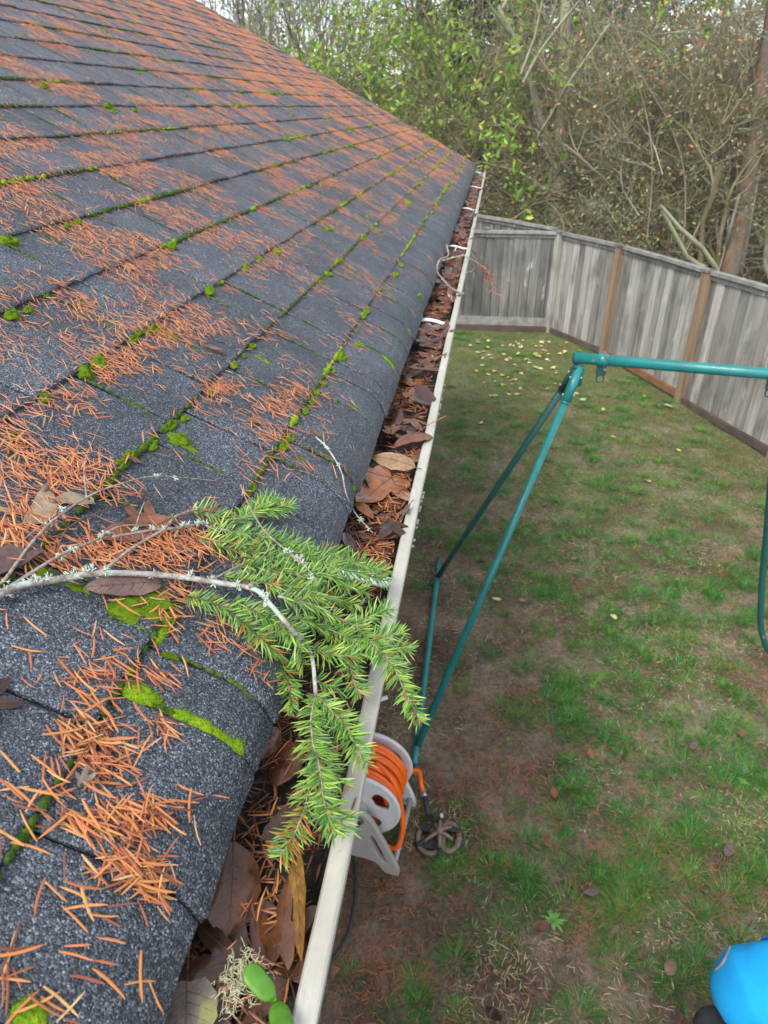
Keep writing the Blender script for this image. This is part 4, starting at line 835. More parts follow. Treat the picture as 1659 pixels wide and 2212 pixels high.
def make_leaves():
    U = np.array([0, 0, 1.0])
    # --- on the roof
    leaf('dead_leaf', 'curled rust brown leaf lying across needles behind the lichen twigs', 'oval', rz(375, 1118, .016), rz(203, 1162, .012), SN, 'rust', .36, .30, .06, .10, 3, .25)
    leaf('dead_leaf', 'upright folded brown leaf tips poking up behind the curled rust leaf', 'tri', rz(330, 1128, .010), rz(262, 1080, .018), SN, 'rust', .62, .1, .1, .22, 8, .0)
    leaf('dead_leaf', 'dull brown leaf under the lichen stem covering the moss cushion', 'oval', rz(350, 1262, .010), rz(180, 1272, .012), SN, 'purple', .42, .12, -.04, .14, 5, .15)
    leaf('dead_leaf', 'dark wet leaf cut off by the left picture edge', 'maple', rz(-40, 1515, .006), rz(52, 1520, .007), SN, 'dark', .55, .05, .03, .2, 6, 0)
    leaf('leaf_scrap', 'small purple grey leaf scrap lying flat among loose needles', 'oval', rz(182, 1448, .006), rz(117, 1428, .006), SN, 'purple', .40, .05, .02, .05, 7, .0, False, cat='leaf')
    leaf('leaf_scrap', 'tiny grey leaf scrap on top of a needle heap', 'tri', rz(178, 1690, .012), rz(190, 1648, .014), SN, 'grey', .5, .1, 0, .2, 4, 0, False)
    leaf('leaf_scrap', 'small reddish leaf scrap stuck in needles at upper left of the twigs', 'oval', rz(270, 985, .008), rz(310, 1000, .008), SN, 'rust', .4, .2, 0, .2, 9, 0, False)
    leaf('leaf_scrap', 'small brown leaf piece caught in needles beside a slot in mid roof', 'oval', rz(530, 908, .008), rz(592, 915, .008), SN, 'rust', .3, .2, 0, .2, 12, 0, False)
    leaf('leaf_scrap', 'brown leaf piece over moss on the needle covered third course', 'oval', rz(438, 742, .010), rz(492, 765, .010), SN, 'rust', .3, .2, 0, .2, 13, 0, False)
    leaf('fallen_leaf', 'lone pale buff leaf lying high up the roof', 'oval', rz(765, 312, .012), rz(792, 325, .012), SN, 'tan', .35, .2, .1, .1, 14, 0, False)
    leaf('seed_husk', 'small brown seed husk at the tip of the bare twig by the eave', 'oval', rz(690, 940, .014), rz(668, 918, .016), SN, 'rust', .45, .2, .1, .1, 15, 0, False)
    samara('upright tan winged maple seed at the left side of the roof', rz(95, 1062, .008), rz(58, 1130, .006), SN, 2)
    samara('tan winged maple seed pointing right beside the upright one', rz(118, 1088, .008), rz(205, 1090, .006), SN, 3)
    samara('pale small winged seed at the far left under needles', rz(52, 1105, .006), rz(2, 1100, .006), SN, 4)
    samara('large grey brown winged seed at the left picture edge', rz(-30, 1255, .008), rz(92, 1190, .010), SN, 5, 'purple')
    samara('slim brown winged seed lying half under the fir sprays', rz(420, 1200, .008), rz(375, 1170, .008), SN, 6, 'purple')
    # --- in the gutter, near to far
    leaf('wet_leaf', 'large glossy wet brown leaf lying vein side up nearest the shingle edge', 'oval', gz(505, 1815, 2.80), gz(492, 2045, 2.775), U + np.array([.35, 0, 0]), 'wet', .62, -.16, -.06, .10, 21, .35)
    leaf('wet_leaf', 'wide wet brown maple leaf pressed flat across the gutter bottom', 'maple', gz(625, 2115, 2.776), gz(560, 1950, 2.776), U, 'wet', .62, .0, .0, .08, 22, .3)
    leaf('wet_leaf', 'wet maple lobe standing against the lip beside the ochre leaf', 'tri', gz(605, 2060, 2.782), gz(622, 1890, 2.79), U + np.array([-.3, 0, 0]), 'wet', .40, -.1, .0, .08, 25, .0)
    leaf('wet_leaf', 'dark brown maple leaf tucked under the near shingle edge', 'maple', gz(515, 2075, 2.785), gz(375, 2120, 2.79), U + np.array([.3, 0, 0]), 'dark', .62, -.10, .0, .14, 23, .3)
    leaf('wet_leaf', 'broad dark leaf lying below the tucked maple leaf', 'maple', gz(400, 2170, 2.772), gz(500, 2110, 2.774), U, 'dark', .6, .0, .0, .12, 28, 0)
    leaf('wet_leaf', 'greyish speckled leaf with yellow spots in the nearest end of the gutter', 'oval', gz(405, 2095, 2.79), gz(400, 2290, 2.79), U, 'grey', .75, -.12, .0, .06, 24, .35)
    leaf('wet_leaf', 'long ochre brown leaf leaning upright against the gutter lip', 'oval', gz(645, 1825, 2.80), gz(650, 2075, 2.79), np.array([-.75, 0, .7]), 'ochre', .36, .06, -.03, .06, 26, .25, twist=.25)
    leaf('wet_leaf', 'wine brown leaf half buried in black needles below the fir spray', 'oval', gz(640, 1740, 2.79), gz(565, 1815, 2.785), U, 'dark', .55, .1, .1, .12, 27, .3)
    leaf('wet_leaf', 'brown leaf under the fir spray right at the shingle edge', 'oval', gz(600, 1570, 2.80), gz(565, 1640, 2.785), U + np.array([.4, 0, 0]), 'wet', .6, .1, .0, .1, 31, .0)
    leaf('wet_leaf', 'brown mottled leaf below the shingle edge with black debris in front', 'oval', gz(640, 1600, 2.785), gz(590, 1700, 2.78), U, 'wet', .6, -.1, .0, .12, 32, .2)
    leaf('wet_leaf', 'shiny black leaf scrap in the wet debris', 'tri', gz(570, 1715, 2.78), gz(545, 1745, 2.78), U, 'dark', .6, .1, 0, .2, 33, 0, False)
    leaf('dead_leaf', 'pale tan oval leaf with dark midrib lying across the gutter', 'oval', gz(898, 1010, 2.80), gz(800, 985, 2.805), U + np.array([.2, -.3, 0]), 'tan', .52, -.10, -.05, .08, 41, .12)
    leaf('dead_leaf', 'bright orange brown leaf spilling over the shingle edge', 'tri', gz(845, 1035, 2.79), gz(770, 1085, 2.80), U + np.array([.3, 0, 0]), 'orange', .62, .12, .0, .12, 42, 0)
    leaf('dead_leaf', 'upright orange leaf fold glowing beside the tan oval leaf', 'oval', gz(790, 1020, 2.815), gz(805, 1068, 2.785), np.array([1, -.3, .4]), 'orange', .45, .2, .0, .1, 43, 0)
    leaf('wet_leaf', 'dark wet maple leaf with a long upright stalk between two orange leaves', 'maple', gz(848, 1130, 2.80), gz(820, 1165, 2.795), U, 'dark', .62, -.08, .0, .12, 44, 1.4)
    leaf('wet_leaf', 'reddish brown leaf lying under the orange leaf', 'maple', gz(840, 1085, 2.782), gz(800, 1110, 2.785), U, 'wet', .6, .1, .0, .16, 45, 0)
    leaf('dead_leaf', 'brown leaf standing on edge left of the dark maple leaf', 'oval', gz(765, 1080, 2.80), gz(808, 1120, 2.79), np.array([.6, -.6, .5]), 'orange', .35, .1, .0, .1, 46, 0)
    leaf('wet_leaf', 'brown leaf piece in front of the dark maple leaf', 'oval', gz(775, 1150, 2.785), gz(820, 1170, 2.785), U, 'wet', .5, .2, .0, .15, 47, 0)
    leaf('wet_leaf', 'wine coloured leaf leaning on the lip beside the dark maple leaf', 'tri', gz(880, 1095, 2.80), gz(862, 1130, 2.785), np.array([-.6, 0, .7]), 'purple', .5, .1, .0, .1, 48, 0)
    leaf('wet_leaf', 'dark leaf standing under the shingle edge above the fir spray', 'oval', gz(745, 1150, 2.80), gz(765, 1200, 2.785), U + np.array([.5, 0, 0]), 'dark', .5, .1, .0, .1, 49, 0)
    leaf('dead_leaf', 'rolled brown leaf arching over a dark hole in the debris', 'oval', gz(935, 940, 2.795), gz(850, 965, 2.80), U, 'rust', .4, -.5, -.12, .1, 51, 0)
    leaf('dead_leaf', 'brown leaf curling out from under the shingles near the rolled leaf', 'tri', gz(835, 930, 2.80), gz(880, 945, 2.79), U, 'rust', .6, .2, .1, .2, 52, 0)
    leaf('dead_leaf', 'small brown leaf pressed against the lip behind the tan leaf', 'oval', gz(895, 1000, 2.785), gz(918, 965, 2.79), U, 'rust', .5, .1, .0, .2, 53, 0)
    leaf('leaf_stalk_leaf', 'leaf whose long orange stalk sticks out over the gutter lip', 'tri', gz(895, 940, 2.79), gz(865, 945, 2.785), U, 'rust', .6, .1, 0, .2, 54, 0)
    mb = MB(); mb.tube(catmull([gz(897, 938, 2.79), gz(925, 918, 2.80), gz(965, 898, 2.815)], 5), [.0007] * 8 + [.0009, .0011, .0015], 6); o = mb.build('leaf_stalk', LM['orange']); tag(o, 'orange leaf stalk sticking out over the gutter lip above the lawn', 'leaf stalk')
    r = random.Random(77); kinds = ('maple', 'oval', 'tri'); k = 0; y = 1.12
    while y < YF - .1:
        y += r.uniform(.028, .07); k += 1
        if min(abs(y - h_) for h_ in (1.885, 3.05, 4.30, 5.55, 6.80)) < .05: continue
        for rep in range(r.choice((1, 2, 2))):
            x = r.uniform(-.185, -.10); a = r.uniform(0, 6.28); L = r.uniform(.05, .09); z = 2.780 + r.uniform(0, .016); b = np.array([x, y, z]); e = b + np.array([math.cos(a) * L * .8, math.sin(a) * L, r.uniform(-.004, .012)]); e[0] = min(max(e[0], -.192), -.098)
            leaf('gutter_leaf', 'brown dead leaf in the far stretch of the packed gutter', r.choice(kinds), b, e, (r.uniform(-.3, .3), r.uniform(-.5, .1), 1), r.choice(('wet', 'rust', 'dark', 'purple', 'wet', 'wet', 'dark', 'rust')), r.uniform(.45, .65), r.uniform(-.2, .2), r.uniform(-.1, .1), .2, k, 0, y < 2.0, 'brown leaves in the far gutter')
make_leaves()

# ================================================================== GUTTER DEBRIS
def make_debris():
    r = np.random.RandomState(9); ys = np.linspace(-.2, YF, 900); xs = np.linspace(-.2015, XI + .003, 14); X, Y = np.meshgrid(xs, ys)
    Z = 2.760 + .016 * (fbm(X * 30, Y * 14, 2, 3) - .5) + .010 * (fbm(X * 90, Y * 80, 5, 2) - .5) + .010 * (fbm(Y * 1.7, X * 3, 8, 2) - .35) * (Y > .5)
    V = np.stack([X, Y, Z], -1).reshape(-1, 3); I = np.arange(len(V)).reshape(X.shape); F = np.stack([I[:-1, :-1], I[:-1, 1:], I[1:, 1:], I[1:, :-1]], -1).reshape(-1, 4)
    M['muck'] = simple('black_leaf_mould', (.012, .009, .007), (.045, .030, .020), 120, .45, .6, 400, .004)
    o = npmesh('leaf_mould', V, F, M['muck']); tag(o, 'black wet leaf mould filling the bottom of the gutter', 'debris', kind='stuff')
    n = 30000; y = .15 + (YF - .2) * r.rand(n) ** 1.15; x = -.198 + (.198 + XI - .006) * r.rand(n); keep = r.rand(n) < np.clip((fbm(x * 12, y * 5, 3, 2) - .30) * 3.2, .12, 1) * np.where(y < .5, .35, 1); x, y = x[keep], y[keep]; n = len(x)
    z = 2.766 + .018 * r.rand(n) + .008 * (y > .5); a = r.rand(n) * 6.283; D = np.c_[np.cos(a), np.sin(a), .35 * (r.rand(n) - .5)]; L = .014 + .012 * r.rand(n)
    tipx = x + D[:, 0] * L; bad = (tipx > XI - .002) | (tipx < -.2); D[bad, 0] *= -1
    cols = np.array([(.30, .10, .035), (.45, .15, .045), (.22, .08, .035), (.52, .20, .05), (.15, .06, .03), (.10, .045, .03)])
    V, F, per = blades(np.c_[x, y, z], D, np.tile([0, 0, 1.0], (n, 1)), L, .0013 + .0006 * r.rand(n), .15 * (r.rand(n) - .4), 3, .3, 'needle', .4 * (r.rand(n) - .5))
    o = npmesh('gutter_needles', V, F, M['needle_mass'], col=np.repeat(cols[r.randint(0, 6, n)] * (.7 + .6 * r.rand(n))[:, None], per, 0)); tag(o, 'brown and orange needles packed in the gutter between the leaves', 'needles', kind='stuff')
    k = 420; x = -.195 + .10 * r.rand(k); y = .2 + 1.3 * r.rand(k); a = r.rand(k) * 6.28; V, F, per = blades(np.c_[x, y, 2.766 + .012 * r.rand(k)], np.c_[np.cos(a) * .6, np.sin(a), .1 * r.randn(k)], np.tile([0, 0, 1.0], (k, 1)), .02 + .03 * r.rand(k), .0014, .1, 4, .4, 'needle', .8 * (r.rand(k) - .5))
    V[:, 0] = np.clip(V[:, 0], -.2, XI - .001)
    o = npmesh('black_twigs', V, F, M['muck']); tag(o, 'fine black rotten twigs in the wet gutter debris', 'twigs', kind='stuff')
make_debris()

# ================================================================== FIR BRANCH ACROSS THE EAVE
def barkmat():
    m, t, b = newmat('twig_bark'); b.inputs['Roughness'].default_value = .75
    n1 = node(t, 'ShaderNodeTexNoise', Scale=1.0, Detail=5.0, Roughness=.6); t.links.new(coords(t, 130), n1.inputs['Vector'])
    c = ramp(t, n1.outputs['Fac'], [(.3, (.16, .125, .10)), (.5, (.34, .295, .25)), (.7, (.50, .46, .41))])
    n2 = node(t, 'ShaderNodeTexNoise', Scale=1.0, Detail=4.0); t.links.new(coords(t, 75), n2.inputs['Vector']); g = ramp(t, n2.outputs['Fac'], [(.50, (0, 0, 0)), (.58, (.85, .85, .85))])
    c = mixc(t, g, c, (.42, .50, .42)); t.links.new(c, b.inputs['Base Color']); bump(t, b, n1.outputs['Fac'], .8, .0015); return m
M['bark'] = barkmat(); M['twig'] = simple('thin_twig', (.17, .11, .08), (.40, .33, .27), 160, .7, .4, 300, .001); M['twig_dark'] = simple('dark_twig', (.055, .035, .028), (.13, .085, .06), 160, .6, .4, 300, .001)
M['lichen'] = simple('lichen', (.42, .52, .42), (.62, .70, .56), 200, .85, .5, 500, .001); M['lichen_pale'] = simple('stringy_lichen', (.55, .55, .32), (.72, .70, .46), 120, .85)
M['bud'] = simple('fir_bud', (.20, .055, .045), (.36, .12, .085), 300, .4)
M['fir'] = attrmat('fir_needles', .38, .5, .15)
def bp(px, py, h):                                        # branch point: on the roof offset h, or (past the eave) at height h as a z level
    return roof_px(px, py, h) if h < 1 else atZ(px, py, h)
branch = empty('fir_branch', tuple(roof_px(300, 1240, .01))); tag(branch, 'fallen fir branch with green needles and lichened stems across shingles and gutter', 'branch')
FR = np.random.RandomState(41)
def put_tube(name, pts, r0, r1, mat, n=8, sub=5, parent=None, knots=0.12):
    P = catmull(pts, sub); R = np.linspace(r0, r1, len(P)); mb = MB(); mb.tube(P, list(R), n, jit=knots, rng=random.Random(len(P)))
    o = mb.build(name, mat)
    if parent is None: adopt(o, branch)
    else: o.parent = parent
    return o, P
def needles_on(P, parent, L=.0175, dens=1.0, up=None, t0=0.0, old=.02, spread=1.0, droop=0.0):
    """flat two ranked sprays of needles along a twig, a few upright, a few already orange"""
    P = np.array(P); seg = np.linalg.norm(np.diff(P, axis=0), axis=1); cum = np.r_[0, np.cumsum(seg)]; tot = cum[-1]; n = int(tot / .00053 * dens)
    t = t0 + (1 - t0) * FR.rand(n); d = t * tot; i = np.clip(np.searchsorted(cum, d) - 1, 0, len(P) - 2); f_ = (d - cum[i]) / (seg[i] + 1e-9)
    Q = P[i] + (P[i + 1] - P[i]) * f_[:, None]; T = (P[i + 1] - P[i]) / (seg[i][:, None] + 1e-9)
    U = np.tile(norm(np.array([.25, -.25, 1.0]) if up is None else up), (n, 1)); S = np.cross(T, U); S /= np.linalg.norm(S, axis=1, keepdims=True) + 1e-9
    sg = np.where(FR.rand(n) < .5, -1.0, 1.0); el = FR.randn(n) * .55 + .25; fw = .30 + .75 * FR.rand(n) + .9 * np.clip(t - .85, 0, 1) * 4
    D = S * (sg * np.cos(el) * spread)[:, None] + U * (np.sin(el))[:, None] + T * fw[:, None]; D /= np.linalg.norm(D, axis=1, keepdims=True)
    LL = L * (.55 + .6 * FR.rand(n)) * (.75 + .35 * np.sin(np.pi * np.clip(t, .05, 1)))
    g = np.array([(.16, .33, .04), (.22, .40, .05), (.10, .24, .035), (.36, .50, .10), (.13, .27, .09), (.26, .44, .06), (.07, .18, .03)]); o_ = np.array([(.50, .20, .04), (.55, .38, .06), (.40, .14, .04)])
    C = g[FR.randint(0, 7, n)] * (.75 + .5 * FR.rand(n))[:, None]; om = FR.rand(n) < old; C[om] = o_[FR.randint(0, 3, om.sum())]
    V, F, per = blades(Q, D, U + .3 * FR.randn(n, 3), LL, .0011 + .0004 * FR.rand(n), -.05 + .12 * FR.randn(n) * .5 - droop, 3, .25, 'needle', .12 * FR.randn(n))
    o = npmesh('needles', V, F, M['fir'], col=np.repeat(C, per, 0)); o.parent = parent; o['kind'] = 'stuff'; return o
def buds_on(P, k, parent):
    mb = MB()
    for j in range(k):
        q = np.array(P[-1 - min(len(P) - 1, j * 3)]) + FR.randn(3) * .0015; d = norm(np.array(P[-1]) - np.array(P[-3]) + FR.randn(3) * .004); mb.tube([q, q + d * .0015, q + d * .004, q + d * .006], [.0009, .0017, .0014, .0003], 7)
    o = mb.build('bud', M['bud']); o.parent = parent
def lichen_on(P, k, parent, size=.006, name='lichen'):
    mb = MB(); P = np.array(P)
    for j in range(k):
        q = P[FR.randint(len(P))] + FR.randn(3) * .0012
        for s_ in range(7):
            d = norm(FR.randn(3) * .8 + np.array([0, 0, .7])); L = size * (.4 + .8 * FR.rand()); e = q + d * L; mb.tube([q, q + d * L * .5 + FR.randn(3) * .0006, e], [.0006, .0007, .0003], 4)
            for b_ in range(2): mb.tube([q + d * L * .5, q + d * L * .5 + norm(FR.randn(3) + d) * L * .5], [.0005, .0003], 3)
    o = mb.build(name, M['lichen']); o.parent = parent; o['kind'] = 'stuff'
def make_branch():
    main = [bp(-25, 1290, .012), bp(0, 1283, .012), bp(44, 1264, .014), bp(146, 1248, .017), bp(219, 1238, .018), bp(359, 1243, .02), bp(484, 1261, .026), bp(552, 1274, .034), bp(586, 1308, .040), bp(621, 1349, .046), bp(665, 1401, 2.852), bp(676, 1432, 2.850), bp(682, 1500, 2.846)]
    st, P = put_tube('stem', main, .0034, .0018, M['bark'], 10); lichen_on(P[12:40], 26, st); lichen_on(P[3:12], 6, st)
    mb = MB()
    for q in (P[34], P[48]): mb.tube([q, q + np.array([.001, 0, .004]), q + np.array([.002, 0, .006])], [.0024, .0028, .0016], 7)
    k = mb.build('knot', M['twig']); k.parent = st
    def twig(pts, r0=.0009, r1=.0004, mat='twig', need=True, L=.0175, dens=1.0, old=.02, t0=0.0, buds=0, lich=0, droop=0.0):
        o, P = put_tube('twig', pts, r0, r1, M[mat], 6, 5)
        if need: needles_on(P, o, L, dens, None, t0, old, 1.0, droop)
        if buds: buds_on(P, buds, o)
        if lich: lichen_on(P, lich, o, .005)
        return P
    # leading shoots hanging over the gutter
    twig([bp(682, 1500, 2.846), bp(673, 1545, 2.846), bp(675, 1601, 2.844), bp(686, 1640, 2.842), bp(693, 1677, 2.840), bp(698, 1719, 2.838), bp(709, 1770, 2.836), bp(722, 1798, 2.834)], .0012, .0006, buds=3, dens=1.35, L=.0185)
    twig([bp(682, 1500, 2.846), bp(709, 1528, 2.844), bp(731, 1551, 2.842), bp(754, 1579, 2.840), bp(768, 1613, 2.838), bp(790, 1650, 2.836)], .0010, .0005, dens=1.35, L=.0185)
    twig([bp(724, 1332, 2.85), bp(768, 1353, 2.848), bp(799, 1384, 2.846), bp(830, 1415, 2.842), bp(858, 1456, 2.838), bp(872, 1490, 2.835), bp(889, 1520, 2.832), bp(905, 1556, 2.83)], .0010, .0005, buds=4, dens=1.2)
    twig([bp(600, 1288, .034), bp(650, 1300, .034), bp(690, 1312, .03), bp(724, 1332, 2.85)], .0016, .0013, dens=1.0)
    twig([bp(768, 1353, 2.848), bp(800, 1330, 2.850), bp(838, 1316, 2.850)], dens=1.3); twig([bp(799, 1384, 2.846), bp(832, 1374, 2.848), bp(868, 1366, 2.848)], dens=1.2); twig([bp(818, 1400, 2.842), bp(850, 1398, 2.84), bp(880, 1405, 2.838)], dens=1.1)
    # sprays fanning to the right over the eave
    twig([bp(483, 1243, .022), bp(552, 1257, .028), bp(621, 1264, .034), bp(672, 1281, .036), bp(731, 1294, 2.845), bp(775, 1306, 2.84)], .0011, .0005, 'twig_dark', dens=1.15, old=.12)
    twig([bp(600, 1180, .022), bp(655, 1198, .026), bp(703, 1214, .028), bp(745, 1232, .03), bp(786, 1240, 2.84), bp(838, 1256, 2.834)], .0010, .0005, 'twig_dark', dens=1.2)
    twig([bp(655, 1198, .026), bp(700, 1192, .028), bp(740, 1205, .03), bp(790, 1222, 2.845), bp(842, 1236, 2.836)], dens=1.1)
    twig([bp(640, 1240, .028), bp(690, 1238, .03), bp(717, 1244, .03), bp(751, 1264, 2.85), bp(790, 1279, 2.84)], dens=1.15)
    twig([bp(449, 1138, .016), bp(517, 1150, .020), bp(572, 1157, .024), bp(620, 1172, .026), bp(665, 1180, .026)], .0011, .0006, dens=1.1)
    twig([bp(490, 1137, .018), bp(545, 1106, .020), bp(586, 1099, .022), bp(630, 1092, .022)], .0012, .0006, dens=1.25, t0=.12)
    twig([bp(405, 1103, .014), bp(450, 1108, .016), bp(500, 1126, .018)], dens=1.1, old=.18); twig([bp(540, 1108, .018), bp(575, 1086, .018), bp(600, 1080, .018)], dens=1.1)
    twig([bp(470, 1180, .014), bp(530, 1192, .018), bp(590, 1205, .022), bp(650, 1222, .024)], .0009, .0005, 'twig_dark', dens=1.0, old=.15); twig([bp(430, 1160, .012), bp(490, 1172, .016), bp(560, 1180, .020)], dens=.9, old=.25)
    twig([bp(500, 1215, .016), bp(570, 1228, .02), bp(640, 1240, .026), bp(690, 1262, .028)], dens=1.0, old=.1, mat='twig_dark'); twig([bp(560, 1235, .018), bp(620, 1225, .022), bp(690, 1215, .026)], dens=.9)
    # lower sprays
    twig([bp(405, 1288, .012), bp(466, 1305, .018), bp(500, 1325, .020), bp(535, 1353, .022), bp(572, 1387, .024), bp(600, 1418, 2.842), bp(617, 1453, 2.838), bp(625, 1490, 2.834), bp(633, 1536, 2.83)], .0010, .0005, 'twig_dark', dens=1.15, buds=4, old=.10)
    twig([bp(500, 1298, .020), bp(541, 1315, .024), bp(586, 1339, .026), bp(635, 1372, .028), bp(655, 1400, 2.842)], .0009, .0005, 'twig_dark', dens=1.1)
    twig([bp(672, 1401, 2.85), bp(707, 1411, 2.848), bp(741, 1418, 2.845), bp(782, 1411, 2.842)], dens=1.1, old=.12); twig([bp(748, 1410, 2.842), bp(760, 1452, 2.836), bp(765, 1475, 2.832), bp(776, 1500, 2.828)], dens=1.0, old=.2, buds=3)
    twig([bp(690, 1330, 2.845), bp(715, 1365, 2.842), bp(745, 1395, 2.838), bp(765, 1440, 2.83)], dens=1.0); twig([bp(640, 1330, .03), bp(690, 1352, 2.85), bp(740, 1372, 2.845), bp(800, 1410, 2.838)], dens=1.0); twig([bp(560, 1300, .026), bp(600, 1345, .028), bp(640, 1385, .028), bp(655, 1440, 2.84)], dens=.9)
    twig([bp(680, 1470, 2.84), bp(705, 1480, 2.838), bp(735, 1490, 2.835)], dens=.8); twig([bp(600, 1418, 2.838), bp(585, 1430, 2.836), bp(572, 1450, 2.834)], dens=.5)
    twig([bp(676, 1600, 2.836), bp(700, 1640, 2.832), bp(735, 1690, 2.828)], dens=.9, droop=.05); twig([bp(698, 1725, 2.832), bp(720, 1745, 2.830), bp(745, 1790, 2.828)], dens=.8); twig([bp(690, 1660, 2.834), bp(672, 1690, 2.83), bp(660, 1735, 2.825)], dens=.7)
    twig([bp(660, 1740, 2.82), bp(641, 1790, 2.815), bp(619, 1830, 2.808), bp(603, 1850, 2.802)], dens=1.3, old=.35)
    # bare stems on the roof, all joined to the stem at left
    twig([bp(0, 1260, .010), bp(12, 1250, .012), bp(70, 1171, .016), bp(125, 1116, .018), bp(187, 1075, .02), bp(233, 1054, .022), bp(315, 1031, .02), bp(379, 1030, .017), bp(484, 1041, .010)], .0016, .0006, need=False, lich=5)
    twig([bp(187, 1075, .02), bp(182, 1020, .026), bp(187, 985, .03), bp(218, 914, .034)], .0010, .0004, need=False)
    twig([bp(-10, 1288, .011), bp(73, 1234, .016), bp(146, 1191, .018), bp(204, 1168, .02), bp(262, 1136, .02), bp(335, 1137, .016)], .0018, .0006, need=False, lich=4)
    twig([bp(242, 1160, .018), bp(330, 1145, .02), bp(390, 1140, .02), bp(437, 1130, .018), bp(449, 1138, .016)], .0015, .0014, need=False, lich=9)
    twig([bp(219, 1236, .018), bp(292, 1180, .026), bp(356, 1142, .030), bp(379, 1116, .028), bp(423, 1101, .022), bp(455, 1104, .016)], .0017, .0009, need=False, lich=2)
    twig([bp(122, 1191, .016), bp(146, 1142, .018), bp(204, 1110, .018), bp(257, 1095, .016), bp(320, 1078, .012), bp(388, 1054, .008)], .0011, .0004, 'twig_dark', need=False)
    twig([bp(292, 1148, .020), bp(300, 1115, .024), bp(312, 1084, .026)], .0008, .0005, need=False); twig([bp(0, 1209, .008), bp(73, 1148, .014), bp(152, 1089, .016)], .0010, .0004, need=False)
    twig([bp(519, 1047, .040), bp(541, 1098, .038), bp(572, 1147, .036), bp(617, 1188, .036), bp(676, 1240, .034)], .0007, .0011, need=False, lich=0)
    P = twig([bp(617, 1190, .036), bp(650, 1212, .036), bp(690, 1262, .036)], .0010, .0008, need=False, lich=9)
    twig([bp(440, 1262, .02), bp(470, 1225, .026), bp(520, 1205, .026), bp(555, 1208, .024)], .0015, .0008, 'twig_dark', need=False, lich=1); twig([bp(450, 1258, .02), bp(490, 1235, .022), bp(530, 1215, .022)], .0012, .0008, 'twig', need=False)
make_branch()
def loose_twigs():
    def tw(name, label, pts, r0, r1, mat, lich=0):
        P = catmull(pts, 5); mb = MB(); mb.tube(P, list(np.linspace(r0, r1, len(P))), 6, jit=.3, rng=random.Random(2)); o = mb.build(name, M[mat]); tag(o, label, 'twig')
        if lich: lichen_on(P, lich, o, .005)
        return o
    tw('bare_twig', 'bare lichen dotted twig hanging from the roof down into the gutter', [rz(682, 944, .008), rz(707, 968, .008), rz(737, 1017, .008), rz(746, 1061, .008), gz(765, 1105, 2.812), gz(790, 1135, 2.797), gz(806, 1152, 2.79)], .0014, .0006, 'bark', 5)
    tw('thin_twig', 'thin brown twig standing in gutter debris above the fir spray', [gz(760, 1140, 2.79), gz(775, 1165, 2.795), gz(782, 1195, 2.79)], .0007, .0004, 'twig_dark')
    o = tw('lichen_twig', 'grey twig with pale lichen tufts arching across the far gutter', [rz(965, 530, .02), rz(968, 552, .02), rz(950, 562, .02), gz(944, 585, 2.83), gz(958, 605, 2.815), gz(975, 622, 2.80), gz(1000, 636, 2.80)], .0035, .003, 'twig', 6)
    o2 = tw('side_twig', 'short pale lichen twig lying beside the far white hanger', [gz(955, 563, 2.825), gz(985, 555, 2.825), gz(1004, 552, 2.82)], .003, .0025, 'bark', 14)
    t = empty('drooping_twig', tuple(gz(1015, 562, 2.80))); tag(t, 'dry orange brown twig drooping over the far gutter lip', 'twig')
    P = catmull([gz(1008, 555, 2.80), gz(1030, 567, 2.81), gz(1048, 580, 2.80), gz(1060, 600, 2.785), gz(1066, 635, 2.75)], 5); mb = MB(); mb.tube(P, list(np.linspace(.0018, .0006, len(P))), 6); mb.tube([gz(1005, 590, 2.80), gz(1018, 586, 2.80), gz(1028, 578, 2.80)], .0015, 5); adopt(mb.build('stem', M['twig']), t)
    n = 70; i = FR.randint(6, len(P), n); Q = np.array(P)[i] + FR.randn(n, 3) * .008; D = FR.randn(n, 3) * .6 + np.array([.2, 0, -.7]); V, F, per = blades(Q, D, FR.randn(n, 3), .02 + .015 * FR.rand(n), .0025, .1, 2, 0, 'needle'); adopt(npmesh('needles', V, F, M['needle_mass'], col=np.repeat(np.array([(.36, .12, .05)]) * (.6 + .6 * FR.rand(n))[:, None], per, 0)), t)
loose_twigs()
